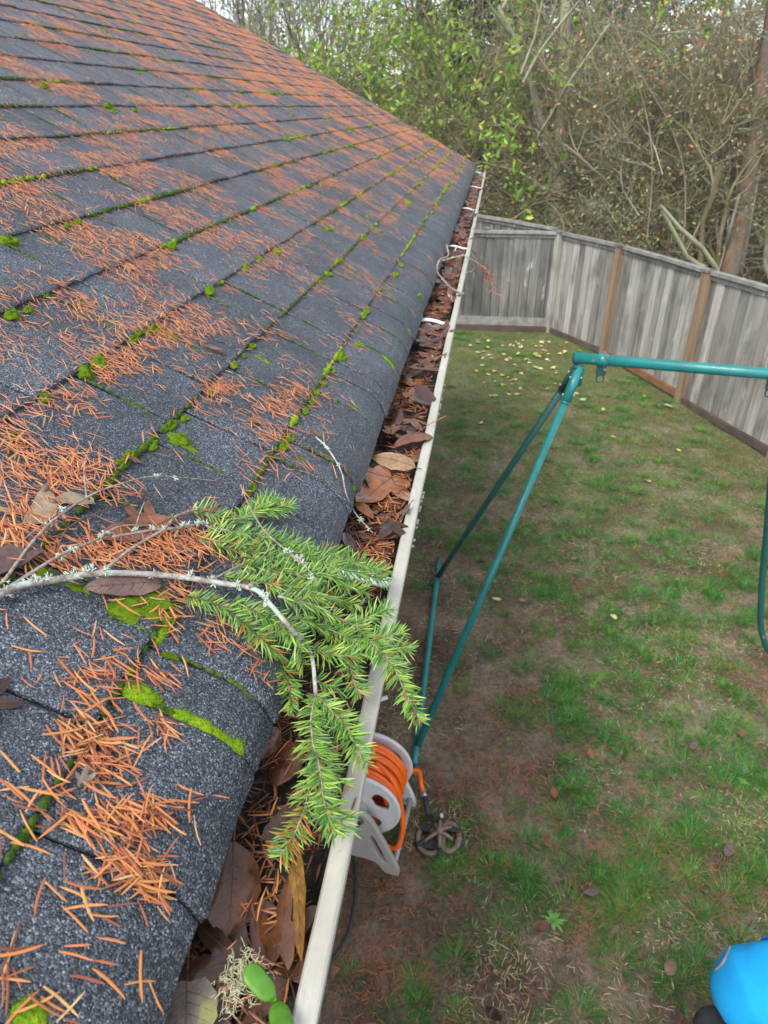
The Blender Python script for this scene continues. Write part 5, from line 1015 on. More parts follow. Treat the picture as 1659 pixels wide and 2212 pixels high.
def near_gutter_bits():
    # stringy lichen and a fleshy green seedling in the nearest stretch of gutter
    mb = MB(); r = np.random.RandomState(6); c0 = gz(520, 2120, 2.79)
    for k in range(170):
        p = c0 + np.array([r.randn() * .0075, r.randn() * .010, abs(r.randn()) * .003]); d = norm(r.randn(3) + np.array([0, 0, .5])); P = [p]
        for j in range(6): d = norm(d + r.randn(3) * .65 + np.array([0, 0, -.05])); P.append(P[-1] + d * .0020)
        mb.tube(P, list(np.linspace(.00027, .00014, 7)), 4)
    o = mb.build('lichen_tuft', M['lichen_pale']); tag(o, 'pale stringy lichen tuft beside the green seedling in the gutter', 'lichen')
    m, t, b = newmat('seedling_green'); b.inputs['Base Color'].default_value = (.20, .55, .03, 1); b.inputs['Roughness'].default_value = .42; b.inputs['Subsurface Weight'].default_value = .15; b.inputs['Subsurface Radius'].default_value = (.003, .005, .001)
    nz = node(t, 'ShaderNodeTexNoise', Scale=1.0, Detail=3.0); t.links.new(coords(t, 120), nz.inputs['Vector']); t.links.new(ramp(t, nz.outputs['Fac'], [(.3, (.06, .19, .010)), (.7, (.12, .27, .022))]), b.inputs['Base Color'])
    s = empty('seedling', tuple(gz(585, 2170, 2.78))); tag(s, 'bright green seedling with two thick glossy leaves growing in the gutter', 'seedling')
    for (a, e, w) in ((gz(592, 2158, 2.80), gz(530, 2088, 2.812), .0085), (gz(596, 2163, 2.80), gz(618, 2245, 2.812), .0085)):
        mb = MB(); P = [a + (e - a) * t for t in np.linspace(0, 1, 10)]; Rr = [w * k for k in (.30, .66, .86, .95, .96, .96, .99, .97, .78, .25)]; x = norm(e - a); z = np.array([0, 0, 1.0]); y = norm(np.cross(z, x)); z = np.cross(x, y); V = []
        for p, rr in zip(P, Rr):
            for k in range(12): an = k / 12 * 6.2832; V.append(p + y * math.cos(an) * rr * .85 + z * math.sin(an) * rr * .22)
        F = [(i * 12 + k, i * 12 + (k + 1) % 12, (i + 1) * 12 + (k + 1) % 12, (i + 1) * 12 + k) for i in range(9) for k in range(12)] + [tuple(range(12))[::-1], tuple(range(108, 120))]; mb.add(V, F); adopt(mb.build('leaf', m), s)
    mb = MB(); mb.tube([gz(590, 2175, 2.765), gz(594, 2160, 2.80)], .0016, 7); adopt(mb.build('stalk', m), s)
    for k, (a, b_) in enumerate((((1340, 355), 0),)): pass
    for (px0, py0, px1, py1) in ((738, 1715, 752, 1700), (769, 1722, 763, 1740)):
        V, F, per = blades(np.array([atZ(px0, py0, ZL + .0012)]), np.array([atZ(px1, py1, ZL + .0012) - atZ(px0, py0, ZL + .0012)]), np.array([[0, 0, 1.0]]), .017, .0015, .05, 4, .3, 'needle'); o = npmesh('lip_needle', V, F, M['needle']); tag(o, 'dry orange needle stuck on the pale gutter lip', 'needle', 'needles stuck on the gutter lip')
near_gutter_bits()

# ================================================================== HOSE REEL, HOSES, SPRINKLER
M['plastic'] = simple('taupe_plastic', (.36, .335, .30), (.41, .38, .345), 30, .42, .15, 200, .001); M['plastic_light'] = simple('pale_plastic', (.60, .59, .575), (.68, .67, .655), 30, .38, .1, 200, .001)
M['orange_hose'] = simple('orange_hose', (.86, .12, .004), (.95, .17, .008), 25, .38, .1, 300, .0008); M['black_rubber'] = simple('black_rubber', (.018, .019, .022), (.04, .042, .048), 40, .5, .2); M['brass'] = simple('brass', (.55, .40, .16), (.66, .5, .22), 60, .35, metallic=.8)
M['bronze'] = simple('bronze_plastic', (.20, .135, .09), (.30, .205, .14), 40, .42, .1)
def plate(mb, outline, holes, x_to_world, th):
    """flat shaped panel with slot holes made of a filled curve"""
    cu = bpy.data.curves.new('panel', 'CURVE'); cu.dimensions = '2D'; cu.fill_mode = 'BOTH'; cu.extrude = th / 2; cu.bevel_depth = .004; cu.bevel_resolution = 1
    for poly in [outline] + holes:
        sp = cu.splines.new('POLY'); sp.points.add(len(poly) - 1); sp.use_cyclic_u = True
        for i, (x, y) in enumerate(poly): sp.points[i].co = (x, y, 0, 1)
    return cu
def curve_mesh(cu, name, mat, Mx):
    ob = bpy.data.objects.new('tmp', cu); COL.objects.link(ob); dg = bpy.context.evaluated_depsgraph_get(); me = bpy.data.meshes.new_from_object(ob.evaluated_get(dg)); bpy.data.objects.remove(ob); me.name = name
    me.transform(Mx); me.materials.clear(); me.materials.append(mat); o = bpy.data.objects.new(name, me); COL.objects.link(o); return o
def sm(pts, n=5):                                         # closed smooth outline
    P = [np.array(p, float) for p in pts]; N_ = len(P); out = []
    for i in range(N_):
        a, b, c, d = P[i - 1], P[i], P[(i + 1) % N_], P[(i + 2) % N_]
        for t in np.arange(n) / n: out.append(tuple(.5 * ((2*b) + (-a+c)*t + (2*a-5*b+4*c-d)*t*t + (-a+3*b-3*c+d)*t**3)))
    return out
def make_reel():
    CXR, CYR, CZ = -.415, 2.30, .36; rot = math.radians(-6)
    R0 = Matrix.Translation((CXR, CYR, 0)) @ Matrix.Rotation(rot, 4, 'Z')
    t = empty('hose_reel', (CXR, CYR, 0)); tag(t, 'grey plastic hose reel stand wound with bright orange hose beside the house', 'hose reel')
    W = lambda x, y, z: np.array(R0 @ Vector((x, y, z)))
    XZ = Matrix(((1, 0, 0, 0), (0, 0, 1, 0), (0, 1, 0, 0), (0, 0, 0, 1)))          # panel plane -> x,z
    def panel(y, mat):
        out = sm([(.03, .40), (.075, .36), (.12, .26), (.17, .14), (.215, .0), (.145, .0), (.10, .06), (.0, .075), (-.10, .06), (-.145, .0), (-.215, .0), (-.17, .14), (-.12, .26), (-.075, .36), (-.03, .40)], 4)
        h1 = sm([(.075, .26), (.10, .24), (.155, .10), (.15, .075), (.115, .10), (.07, .22)], 4); h2 = [(-x, z) for x, z in h1][::-1]
        cu = plate(None, out, [h1, h2], None, .022); return adopt(curve_mesh(cu, 'side_panel', mat, R0 @ Matrix.Translation((0, y, 0)) @ XZ), t)
    p1 = panel(-.205, M['plastic']); p2 = panel(.20, M['plastic_light'])
    for s, x in ((1, .19), (-1, -.19)):
        mb = MB(); mb.tube([W(x, -.2, .05), W(x, .2, .05)], .014, 10); adopt(mb.build('cross_bar', M['plastic']), t)
    def flange(y, mat):
        outer = [(math.cos(a) * .195, math.sin(a) * .195) for a in np.linspace(0, 2 * math.pi, 49)[:-1]]; holes = []
        for k in range(4):
            a0 = k * 1.5708 + .5; holes.append(sm([(math.cos(a0 + da) * rr, math.sin(a0 + da) * rr) for da, rr in ((-.38, .085), (0, .075), (.38, .085), (.42, .145), (0, .165), (-.42, .145))], 4))
        o = adopt(curve_mesh(plate(None, outer, holes, None, .010), 'spool_flange', mat, R0 @ Matrix.Translation((0, y, CZ)) @ XZ), t)
        mb = MB(); mb.tube([W(math.cos(a) * .195, y, CZ + math.sin(a) * .195) for a in np.linspace(0, 2 * math.pi, 49)], .011, 8, cap=False); r_ = mb.build('rim', M['plastic_light']); r_.parent = o
    flange(-.135, M['plastic_light']); flange(.135, M['plastic_light'])
    mb = MB(); mb.tube([W(0, -.22, CZ), W(0, .23, CZ)], .045, 16); adopt(mb.build('hub', M['plastic']), t)
    mb = MB(); mb.tube([W(0, -.228, CZ), W(0, -.240, CZ)], .032, 14); hub = adopt(mb.build('swivel', M['black_rubber']), t)
    mb = MB(); mb.tube([W(.005, -.24, CZ - .005), W(.005, -.262, CZ - .006)], .010, 8); mb.tube([W(-.012, -.24, CZ - .012), W(-.02, -.275, CZ - .05)], .009, 8); f_ = mb.build('brass_fitting', M['brass']); f_.parent = hub
    mb = MB(); mb.tube([W(-.16, .215, .1), W(-.13, .22, .42), W(-.05, .28, .62), W(.03, .30, .66)], .011, 10); adopt(mb.build('handle', M['plastic_light']), t)
    mb = MB(); rr = random.Random(3)                          # windings, two layers, loosely laid
    for layer, (r0, n) in enumerate(((.13, 9), (.153, 9), (.176, 8))):
        P = []; 
        for i in range(n * 26 + 1):
            a = i / 26 * 2 * math.pi; y = -.105 + .21 * (i / (n * 26)) + .006 * math.sin(a * .5 + layer); rad = r0 + .004 * math.sin(a * .37 + layer * 2); P.append(W(math.cos(a) * rad, y, CZ + math.sin(a) * rad))
        mb.tube(P, .0125, 8)
    tail = catmull([W(.05, -.02, CZ + .18), W(.145, -.06, CZ + .13), W(.195, -.09, CZ + .0), W(.215, -.13, CZ - .14), W(.19, -.16, CZ - .235), W(.11, -.14, CZ - .25), W(.02, -.06, CZ - .20)], 8); mb.tube(tail, .0125, 8)
    adopt(mb.build('hose', M['orange_hose']), t)
    # hose end lying out to the right with its coupling
    h = empty('hose_end', (-.12, 2.38, 0)); tag(h, 'short orange hose end with black coupling lying beside the sprinkler', 'hose')
    a = W(.13, .16, CZ - .10); P = catmull([a, atZ(903, 1665, .16), atZ(910, 1695, .075), atZ(915, 1712, .05)], 6); mb = MB(); mb.tube(P, .0125, 10); adopt(mb.build('hose', M['orange_hose']), h)
    q = [atZ(915, 1712, .05), atZ(917, 1722, .045), atZ(921, 1740, .04), atZ(926, 1762, .035)]; mb = MB(); mb.tube(q[:2], .0145, 10); adopt(mb.build('ferrule', M['bolt']), h); mb = MB(); mb.tube(q[1:], [.015, .017, .012], 10); mb.tube([q[3], atZ(936, 1762, .04), atZ(950, 1762, .045)], .008, 8); adopt(mb.build('coupling', M['black_rubber']), h)
    mb = MB(); mb.tube([atZ(950, 1762, .045), atZ(957, 1762, .046)], .012, 10); adopt(mb.build('valve_knob', M['plastic_light']), h)
    # sprinkler on a double ring base
    s = empty('sprinkler', tuple(atZ(945, 1815, 0))); tag(s, 'bronze and black ring base lawn sprinkler lying on bare soil', 'sprinkler')
    c = atZ(935, 1812, .0); c2 = atZ(970, 1815, 0)
    def ring(cc, rx, ry, rad, mat, z0, a0=0, a1=6.283, name='base_ring'):
        mb = MB(); n = 30; V = []; A = np.linspace(a0, a1, n)
        for a in A:
            for k in range(8): th = k / 8 * 6.2832; rr = rad * math.cos(th) * 1.5; V.append(cc + np.array([math.cos(a) * (rx + rr), math.sin(a) * (ry + rr), z0 + rad * math.sin(th) * .8]))
        F = [(i * 8 + k, i * 8 + (k + 1) % 8, (i + 1) * 8 + (k + 1) % 8, (i + 1) * 8 + k) for i in range(n - 1) for k in range(8)]; mb.add(V, F + [tuple(range(8)), tuple(range((n-1)*8, n*8))[::-1]]); adopt(mb.build(name, mat), s)
    ring(c + np.array([-.012, -.01, 0]), .065, .085, .009, M['bronze'], .018, 2.4, 7.6); ring(c2 + np.array([.0, .005, 0]), .050, .080, .010, M['bronze'], .022); ring(c + np.array([-.012, -.01, 0]), .068, .088, .010, M['black_rubber'], .008, 2.0, 7.9, 'base_pad'); ring(c2 + np.array([.004, .003, 0]), .055, .083, .009, M['black_rubber'], .009, 4.6, 8.0, 'base_pad')
    for lo, hi in (((c[0] - .05, c[1] - .075, .004), (c[0] + .035, c[1] - .03, .03)), ((c2[0] - .02, c2[1] + .03, .004), (c2[0] + .055, c2[1] + .06, .034)), ((c[0] - .07, c[1] + .02, .004), (c[0] - .02, c[1] + .07, .026))):
        mb = MB(); mb.box(lo, hi); adopt(mb.build('base_block', M['black_rubber'], smooth=False), s)
    m0 = (c + c2) / 2 + np.array([-.012, .01, 0]); mb = MB()
    for dx, dy in ((-.075, -.055), (.06, .05), (.0, .085), (.01, -.09), (.07, -.02)): mb.tube([m0 + np.array([0, 0, .055]), m0 + np.array([dx * .6, dy * .6, .045]), m0 + np.array([dx, dy, .03])], [.012, .009, .008], 8)
    adopt(mb.build('spray_arm', M['bronze']), s); mb = MB(); mb.tube([m0 + np.array([0, 0, .01]), m0 + np.array([0, 0, .08])], [.022, .016], 12); adopt(mb.build('hub', M['bronze']), s); mb = MB()
    for dx, dy in ((-.105, -.075), (.012, -.125), (.0, .12)): mb.tube([m0 + np.array([dx * .7, dy * .7, .038]), m0 + np.array([dx, dy, .026])], .011, 8)
    adopt(mb.build('nozzle', M['black_rubber']), s)
    b = catmull([W(-.02, -.275, CZ - .05), W(-.03, -.30, .18), atZ(762, 1850, .02), atZ(768, 1905, .016), atZ(766, 1950, .016), atZ(755, 2005, .016), atZ(738, 2045, .016), atZ(712, 2075, .016), atZ(640, 2130, .016)], 6); mb = MB(); mb.tube(b, .0085, 10); o = mb.build('supply_hose', M['black_rubber']); tag(o, 'thin black supply hose trailing along the soil below the gutter', 'hose')
make_reel()

# ================================================================== THINGS ON THE LAWN
def lawn_things():
    r = random.Random(50); U = np.array([0, 0, 1.0]); G = lambda px, py, h=.012: (lambda q: np.array([q[0], q[1], float(ground_z(q[0], q[1])) + h]))(atZ(px, py, 0))
    def flat(px, py, L, mat, label, kind='oval', group=None, h=.014, wr=.55, a=None):
        b = G(px, py, h); a = r.uniform(0, 6.28) if a is None else a; leaf('fallen_leaf', label, kind, b, b + np.array([math.cos(a) * L, math.sin(a) * L, r.uniform(-.003, .012)]), U + np.array([r.uniform(-.3, .3), r.uniform(-.3, .3), 0]), mat, wr, r.uniform(-.2, .2), r.uniform(-.1, .1), .12, r.randint(1, 90), 0, False, group)
    spots = [(1085, 925), (1030, 930), (1000, 745), (1010, 770)]
    for k in range(85):                                       # yellow leaves gathered before the back fence
        px = r.gauss(1110, 70); py = 735 + abs(r.gauss(0, 55)); 
        if px < 1000 or px > 1290 or py > 860: continue
        flat(px, py, r.uniform(.05, .085), r.choice(('yellow', 'paleyellow', 'paleyellow', 'yellow')), 'yellow leaf scattered on grass before the back fence', r.choice(('oval', 'tri')), 'yellow leaves before the back fence')
    for (px, py, m, lab, L) in ((1037, 918, 'paleyellow', 'pale round leaf alone on the grass between gutter and swing frame', .085), (1122, 842, 'paleyellow', 'pale leaf on the grass left of the swing apex', .09), (1250, 850, 'paleyellow', 'pale leaf right of the swing leg top', .09), (1253, 866, 'paleyellow', 'longer pale leaf just below the other by the swing leg', .11), (1453, 882, 'paleyellow', 'large pale leaf leaning at the end of the red brown ground board', .13), (1395, 858, 'yellow', 'small yellow leaf beside the red brown ground board', .06), (1300, 890, 'yellow', 'yellow leaf on the grass under the swing bar', .07), (1318, 943, 'yellow', 'yellow leaf further down the lawn under the swing bar', .07), (1470, 975, 'yellow', 'yellow leaf on worn lawn below the dark ground board', .07), (1400, 1045, 'tan', 'buff leaf on the worn middle of the lawn', .08),
            (1083, 1300, 'paleyellow', 'pale leaf lying on mud between the swing legs and the lawn', .075), (1120, 1300, 'tan', 'tan leaf next to the pale one on the mud', .05), (1330, 1342, 'paleyellow', 'pale yellow leaf in the middle of the right lawn', .07), (1245, 1210, 'tan', 'tan leaf on grass upper middle lawn', .06), (1052, 1208, 'rust', 'pinkish brown leaf near the rear swing foot', .07), (918, 1440, 'rust', 'brown leaf stuck on the teal ground rail', .07), (1598, 1578, 'rust', 'dark red leaf at the right side of the lawn', .08), (1490, 1620, 'purple', 'dark purple leaf left of the red one', .08), (1278, 1640, 'orange', 'orange yellow leaf standing on mud in mid lawn', .07), (1195, 1705, 'orange', 'brown orange curled leaf left of a grass tuft', .08), (1190, 1830, 'rust', 'flat brown leaf on mud below the curled one', .08), (1440, 2110, 'tan', 'tan curled leaf stick at the lower right lawn', .09), (1048, 2180, 'dark', 'dark brown leaf on bare soil at bottom', .08), (1150, 2010, 'rust', 'narrow brown leaf beside the bright weed', .09), (1260, 1930, 'purple', 'dark leaf between mud and grass in lower middle lawn', .08), (990, 1950, 'rust', 'red brown leaf close to the sprinkler', .05), (1565, 1850, 'purple', 'purple brown leaf in the grass at lower right', .09), (1390, 950, 'tan', 'tan leaf in the upper right lawn', .06), (1170, 1095, 'tan', 'tan leaf between the two swing legs', .06), (1405, 1045, 'yellow', 'small yellow leaf on the far worn patch', .05)):
        flat(px, py, L, m, lab)
    # fresh weeds
    mt = simple('weed_green', (.11, .27, .04), (.20, .38, .07), 60, .5)
    def weed(px, py, R, n, label, up=.35, group=None):
        c = G(px, py, .004); o = empty('weed', tuple(c)); tag(o, label, 'weed', group)
        P = np.tile(c, (n, 1)); a = np.arange(n) / n * 6.283 + .4 * np.random.RandomState(n).rand(n); D = np.c_[np.cos(a), np.sin(a), np.full(n, up)]
        V, F, per = blades(P, D, np.tile([0, 0, 1.0], (n, 1)), R * (.7 + .4 * np.random.RandomState(n + 3).rand(n)), R * .26, -.35, 5, .12, 'leaf'); adopt(npmesh('leaves', V, F, mt), o)
        mb = MB(); mb.tube([c - np.array([0, 0, .02]), c + np.array([0, 0, .015])], .004, 6); adopt(mb.build('stem', mt), o)
    weed(1195, 1987, .06, 12, 'bright green rosette weed alone on the lower middle lawn', .45); weed(1605, 1690, .035, 8, 'light green clover at right edge beyond the red leaf', .4)
    for (px, py) in ((1150, 1640), (1060, 1848), (1118, 1850), (1480, 1275), (1100, 1220), (1600, 1770), (1545, 1825), (1500, 1870), (1395, 1945), (1560, 2110), (1545, 2145), (1430, 1210), (1560, 1290), (1130, 1360), (1320, 1560), (1100, 1600), (1410, 1560), (1590, 1560), (1580, 1480), (1535, 1655), (1385, 1890)): weed(px + r.uniform(-6, 6), py + r.uniform(-6, 6), r.uniform(.012, .022), r.choice((4, 5, 6)), 'tiny light green clover sprig on the worn lawn', .5, 'clover sprigs on the lawn')
lawn_things()

# ================================================================== PERSON BELOW THE LADDER (mostly outside the picture)
def make_person():
    from mathutils.bvhtree import BVHTree
    PX, PY = .975, 1.055
    p = empty('person', (PX, PY, 0)); tag(p, 'person in bright blue jacket with grey piping, only one shoulder in view', 'person')
    skin = simple('skin', (.48, .30, .22), (.55, .35, .26), 30, .5, sub=.1); blue = simple('blue_jacket', (.0, .30, .66), (.0, .35, .74), 9, .85, .35, 40, .006); black = simple('black_fabric', (.016, .018, .022), (.03, .032, .038), 30, .7, .3); grey = simple('grey_piping', (.20, .17, .17), (.25, .22, .22), 60, .4); trouser = simple('dark_trousers', (.03, .035, .05), (.05, .055, .07), 20, .8, .3); hair = simple('brown_hair', (.05, .03, .02), (.09, .055, .03), 60, .6, .4)
    def skin_mesh(name, verts, edges, radii, mat, root=0, lvl=2):
        me = bpy.data.meshes.new(name); me.from_pydata(verts, edges, []); o = bpy.data.objects.new(name, me); COL.objects.link(o); me.materials.append(mat)
        md = o.modifiers.new('skin', 'SKIN'); md.use_smooth_shade = True; sv = me.skin_vertices[0].data
        for i, r_ in enumerate(radii): sv[i].radius = r_ if isinstance(r_, tuple) else (r_, r_)
        sv[root].use_root = True; o.modifiers.new('sub', 'SUBSURF').render_levels = lvl; o.modifiers['sub'].levels = lvl
        dg = bpy.context.evaluated_depsgraph_get(); m2 = bpy.data.meshes.new_from_object(o.evaluated_get(dg)); bpy.data.objects.remove(o); m2.name = name; m2.materials.clear(); m2.materials.append(mat)
        ob = bpy.data.objects.new(name, m2); COL.objects.link(ob); ob.parent = p; return ob
    # stands facing away (+y); shoulders along x, left arm hanging towards the picture
    J = [(0, 0, .92), (0, 0, 1.12), (0, .01, 1.28), (0, 0, 1.40), (0, .01, 1.48), (0, .025, 1.58), (0, .025, 1.68)]
    skin_mesh('body', J + [(.10, 0, .86), (.11, .01, .48), (.11, -.02, .08), (-.10, 0, .86), (-.11, .01, .48), (-.11, -.02, .08), (.12, .13, .035), (-.12, .13, .035)], [(0, 1), (1, 2), (2, 3), (3, 4), (4, 5), (5, 6), (0, 7), (7, 8), (8, 9), (0, 10), (10, 11), (11, 12), (9, 13), (12, 14)], [.13, .12, .13, .08, .055, .085, .07, .085, .06, .045, .085, .06, .045, .04, .04], skin, 0)
    skin_mesh('trousers', [(0, 0, .98), (0, 0, .88), (.10, 0, .82), (.11, .01, .48), (.11, -.02, .1), (-.10, 0, .82), (-.11, .01, .48), (-.11, -.02, .1)], [(0, 1), (1, 2), (2, 3), (3, 4), (1, 5), (5, 6), (6, 7)], [.155, .15, .105, .08, .07, .105, .08, .07], trouser, 0)
    jk = skin_mesh('jacket', [(0, 0, .86), (0, 0, 1.05), (0, .0, 1.22), (0, 0, 1.35), (0, .0, 1.445), (-.165, -.005, 1.335), (-.225, -.03, 1.235), (.17, 0, 1.33), (.25, -.02, 1.14), (.22, .12, 1.05)], [(0, 1), (1, 2), (2, 3), (3, 4), (3, 5), (5, 6), (3, 7), (7, 8), (8, 9)], [(.18, .15), (.17, .145), (.19, .15), (.16, .125), .07, .112, .095, .10, .075, .055], blue, 2)
    skin_mesh('sleeve_panel', [(-.215, -.036, 1.215), (-.225, -.05, 1.15), (-.21, -.02, 1.08), (-.06, .10, 1.06), (.09, .14, 1.04)], [(0, 1), (1, 2), (2, 3), (3, 4)], [.078, .068, .06, .052, .045], black, 0)
    for sx in (-1, 1):                                            # hands clasped before the chest
        hx = .15 + sx * .03; hv, he, hr = [(hx, .15 + .01 * sx, 1.04), (hx - sx * .05, .175 + .02 * sx, 1.045)], [(0, 1)], [.028, .034]
        for k, (dz, L) in enumerate(((.026, .07), (.009, .08), (-.009, .075), (-.026, .06))):
            b0 = len(hv); x1 = hx - sx * .075; hv += [(x1, .185 + .02 * sx, 1.045 + dz), (x1 - sx * L * .45, .19 + .02 * sx, 1.045 + dz), (x1 - sx * L * .6, .165 + .02 * sx, 1.045 + dz)]; he += [(1, b0), (b0, b0 + 1), (b0 + 1, b0 + 2)]; hr += [.010, .009, .008]
        b0 = len(hv); hv += [(hx - sx * .03, .165, 1.08), (hx - sx * .06, .175, 1.095)]; he += [(0, b0), (b0, b0 + 1)]; hr += [.011, .009]; skin_mesh('hand', hv, he, hr, skin, 0)
    mb = MB(); V = []                                            # hair cap
    for j in range(7):
        ph = -.3 + j / 6 * 1.87
        for i in range(14): a = i / 14 * 6.2832; V.append((.095 * math.sin(a) * math.cos(ph), .01 + .108 * math.cos(a) * math.cos(ph), 1.625 + .115 * math.sin(ph)))
    mb.add(V, [(j * 14 + i, j * 14 + (i + 1) % 14, j * 14 + 14 + (i + 1) % 14, j * 14 + 14 + i) for j in range(6) for i in range(14)]); h = mb.build('hair', hair); h.parent = p
    mb = MB()                                                    # face: nose, ears, eyes, mouth
    mb.tube([(0, .105, 1.60), (0, .125, 1.565), (0, .112, 1.555)], [.008, .014, .010], 8)
    for sx in (-1, 1): mb.tube([(sx * .085, .02, 1.545), (sx * .098, .01, 1.57), (sx * .09, .005, 1.60)], [.010, .014, .012], 8)
    f_ = mb.build('face', skin); f_.parent = p
    bv = BVHTree.FromPolygons([v.co for v in jk.data.vertices], [q.vertices[:] for q in jk.data.polygons]); P = []
    for (px, py) in ((1579, 2026), (1577, 2045), (1570, 2065), (1560, 2083), (1546, 2096)):
        a = ray(px, py); hit = bv.ray_cast(Vector(EYE - np.array([PX, PY, 0])), Vector(a).normalized())
        if hit[0] is not None: P.append(np.array(hit[0]) + np.array(hit[1]) * .001)
    if len(P) >= 2: mb = MB(); mb.tube(catmull(P, 4), .0038, 6); o = mb.build('piping', grey); o.parent = jk
make_person()

# ================================================================== TREES AND UNDERGROWTH BEYOND THE FENCE
TR = np.random.RandomState(88)
M['leafcol'] = attrmat('tree_leaves', .55, .3, .3)
def barkm(name, a, b_, moss=None, sc=7):
    m, t, b = newmat(name); b.inputs['Roughness'].default_value = .85; n1 = node(t, 'ShaderNodeTexNoise', Scale=1.0, Detail=6.0, Roughness=.65); t.links.new(coords(t, 1, (sc * 3, sc * 3, sc * .7)), n1.inputs['Vector']); c = ramp(t, n1.outputs['Fac'], [(.3, a), (.7, b_)])
    if moss:
        n2 = node(t, 'ShaderNodeTexNoise', Scale=1.0, Detail=4.0); t.links.new(coords(t, 5), n2.inputs['Vector']); g = ramp(t, n2.outputs['Fac'], [(.42, (0, 0, 0)), (.58, (.9, .9, .9))]); c = mixc(t, g, c, moss)
    t.links.new(c, b.inputs['Base Color']); bump(t, b, n1.outputs['Fac'], .8, .03); return m
BK = {'grey': barkm('grey_bark', (.16, .145, .13), (.32, .295, .265), (.21, .22, .14)), 'moss': barkm('mossy_bark', (.17, .13, .08), (.34, .27, .175), (.21, .21, .065)), 'fir': barkm('fir_bark', (.06, .045, .035), (.16, .125, .10)), 'lichen': barkm('lichen_bark', (.20, .17, .12), (.39, .335, .24), (.35, .37, .21)), 'snag': barkm('snag_wood', (.07, .04, .022), (.27, .155, .075), (.13, .11, .085), sc=5), 'tan': barkm('tan_twig', (.20, .15, .10), (.34, .27, .19))}
def grow(rng, p, d, L, r, lvl, mx, out, tips, wand=.28, up=.05, kids=(3, 5), ang=.7, shrink=.62):
    n = 6 if lvl < 2 else 4; P = [p]; q = p.copy(); dd = d.copy()
    for k in range(n):
        dd = norm(dd + rng.randn(3) * wand * (.6 if lvl == 0 else 1) + np.array([0, 0, up])); q = q + dd * L / n; P.append(q.copy())
    out.append((P, list(np.linspace(r, r * (.45 if lvl < mx else .25), n + 1)), lvl))
    if lvl >= mx:
        tips.extend(P[1:]); return
    for k in range(rng.randint(*kids) + (2 if lvl == 0 else 0)):
        t = .25 + .75 * rng.rand(); i = min(n - 1, int(t * n)); b = P[i] + (P[i + 1] - P[i]) * (t * n - i); ax = norm(P[i + 1] - P[i]); s_ = norm(np.cross(ax, rng.randn(3))); a = ang * (.6 + .7 * rng.rand()); grow(rng, b, norm(ax * math.cos(a) + s_ * math.sin(a)), L * shrink * (.7 + .5 * rng.rand()), r * .5 * (.75 + .4 * rng.rand()), lvl + 1, mx, out, tips, wand, up, kids, ang, shrink)
def tubes(lst, n):
    """many tubes with the same number of rings at once"""
    P = np.array([p for p, r, l in lst]); R = np.maximum(np.array([r for p, r, l in lst]), .0028); B, K, _ = P.shape
    T = np.empty_like(P); T[:, 1:-1] = P[:, 2:] - P[:, :-2]; T[:, 0] = P[:, 1] - P[:, 0]; T[:, -1] = P[:, -1] - P[:, -2]; T /= np.linalg.norm(T, axis=2, keepdims=True) + 1e-9
    a = np.where(np.abs(T[:, :1, 2:]) < .9, np.array([0, 0, 1.0]), np.array([1.0, 0, 0])); U = np.cross(np.broadcast_to(a, T.shape), T); U /= np.linalg.norm(U, axis=2, keepdims=True) + 1e-9; W = np.cross(T, U)
    an = np.arange(n) / n * 2 * math.pi; V = P[:, :, None] + (U[:, :, None] * np.cos(an)[:, None] + W[:, :, None] * np.sin(an)[:, None]) * R[:, :, None, None]
    f = np.array([(i * n + k, i * n + (k + 1) % n, (i + 1) * n + (k + 1) % n, (i + 1) * n + k) for i in range(K - 1) for k in range(n)])
    return V.reshape(-1, 3), (np.arange(B)[:, None, None] * K * n + f[None]).reshape(-1, 4)
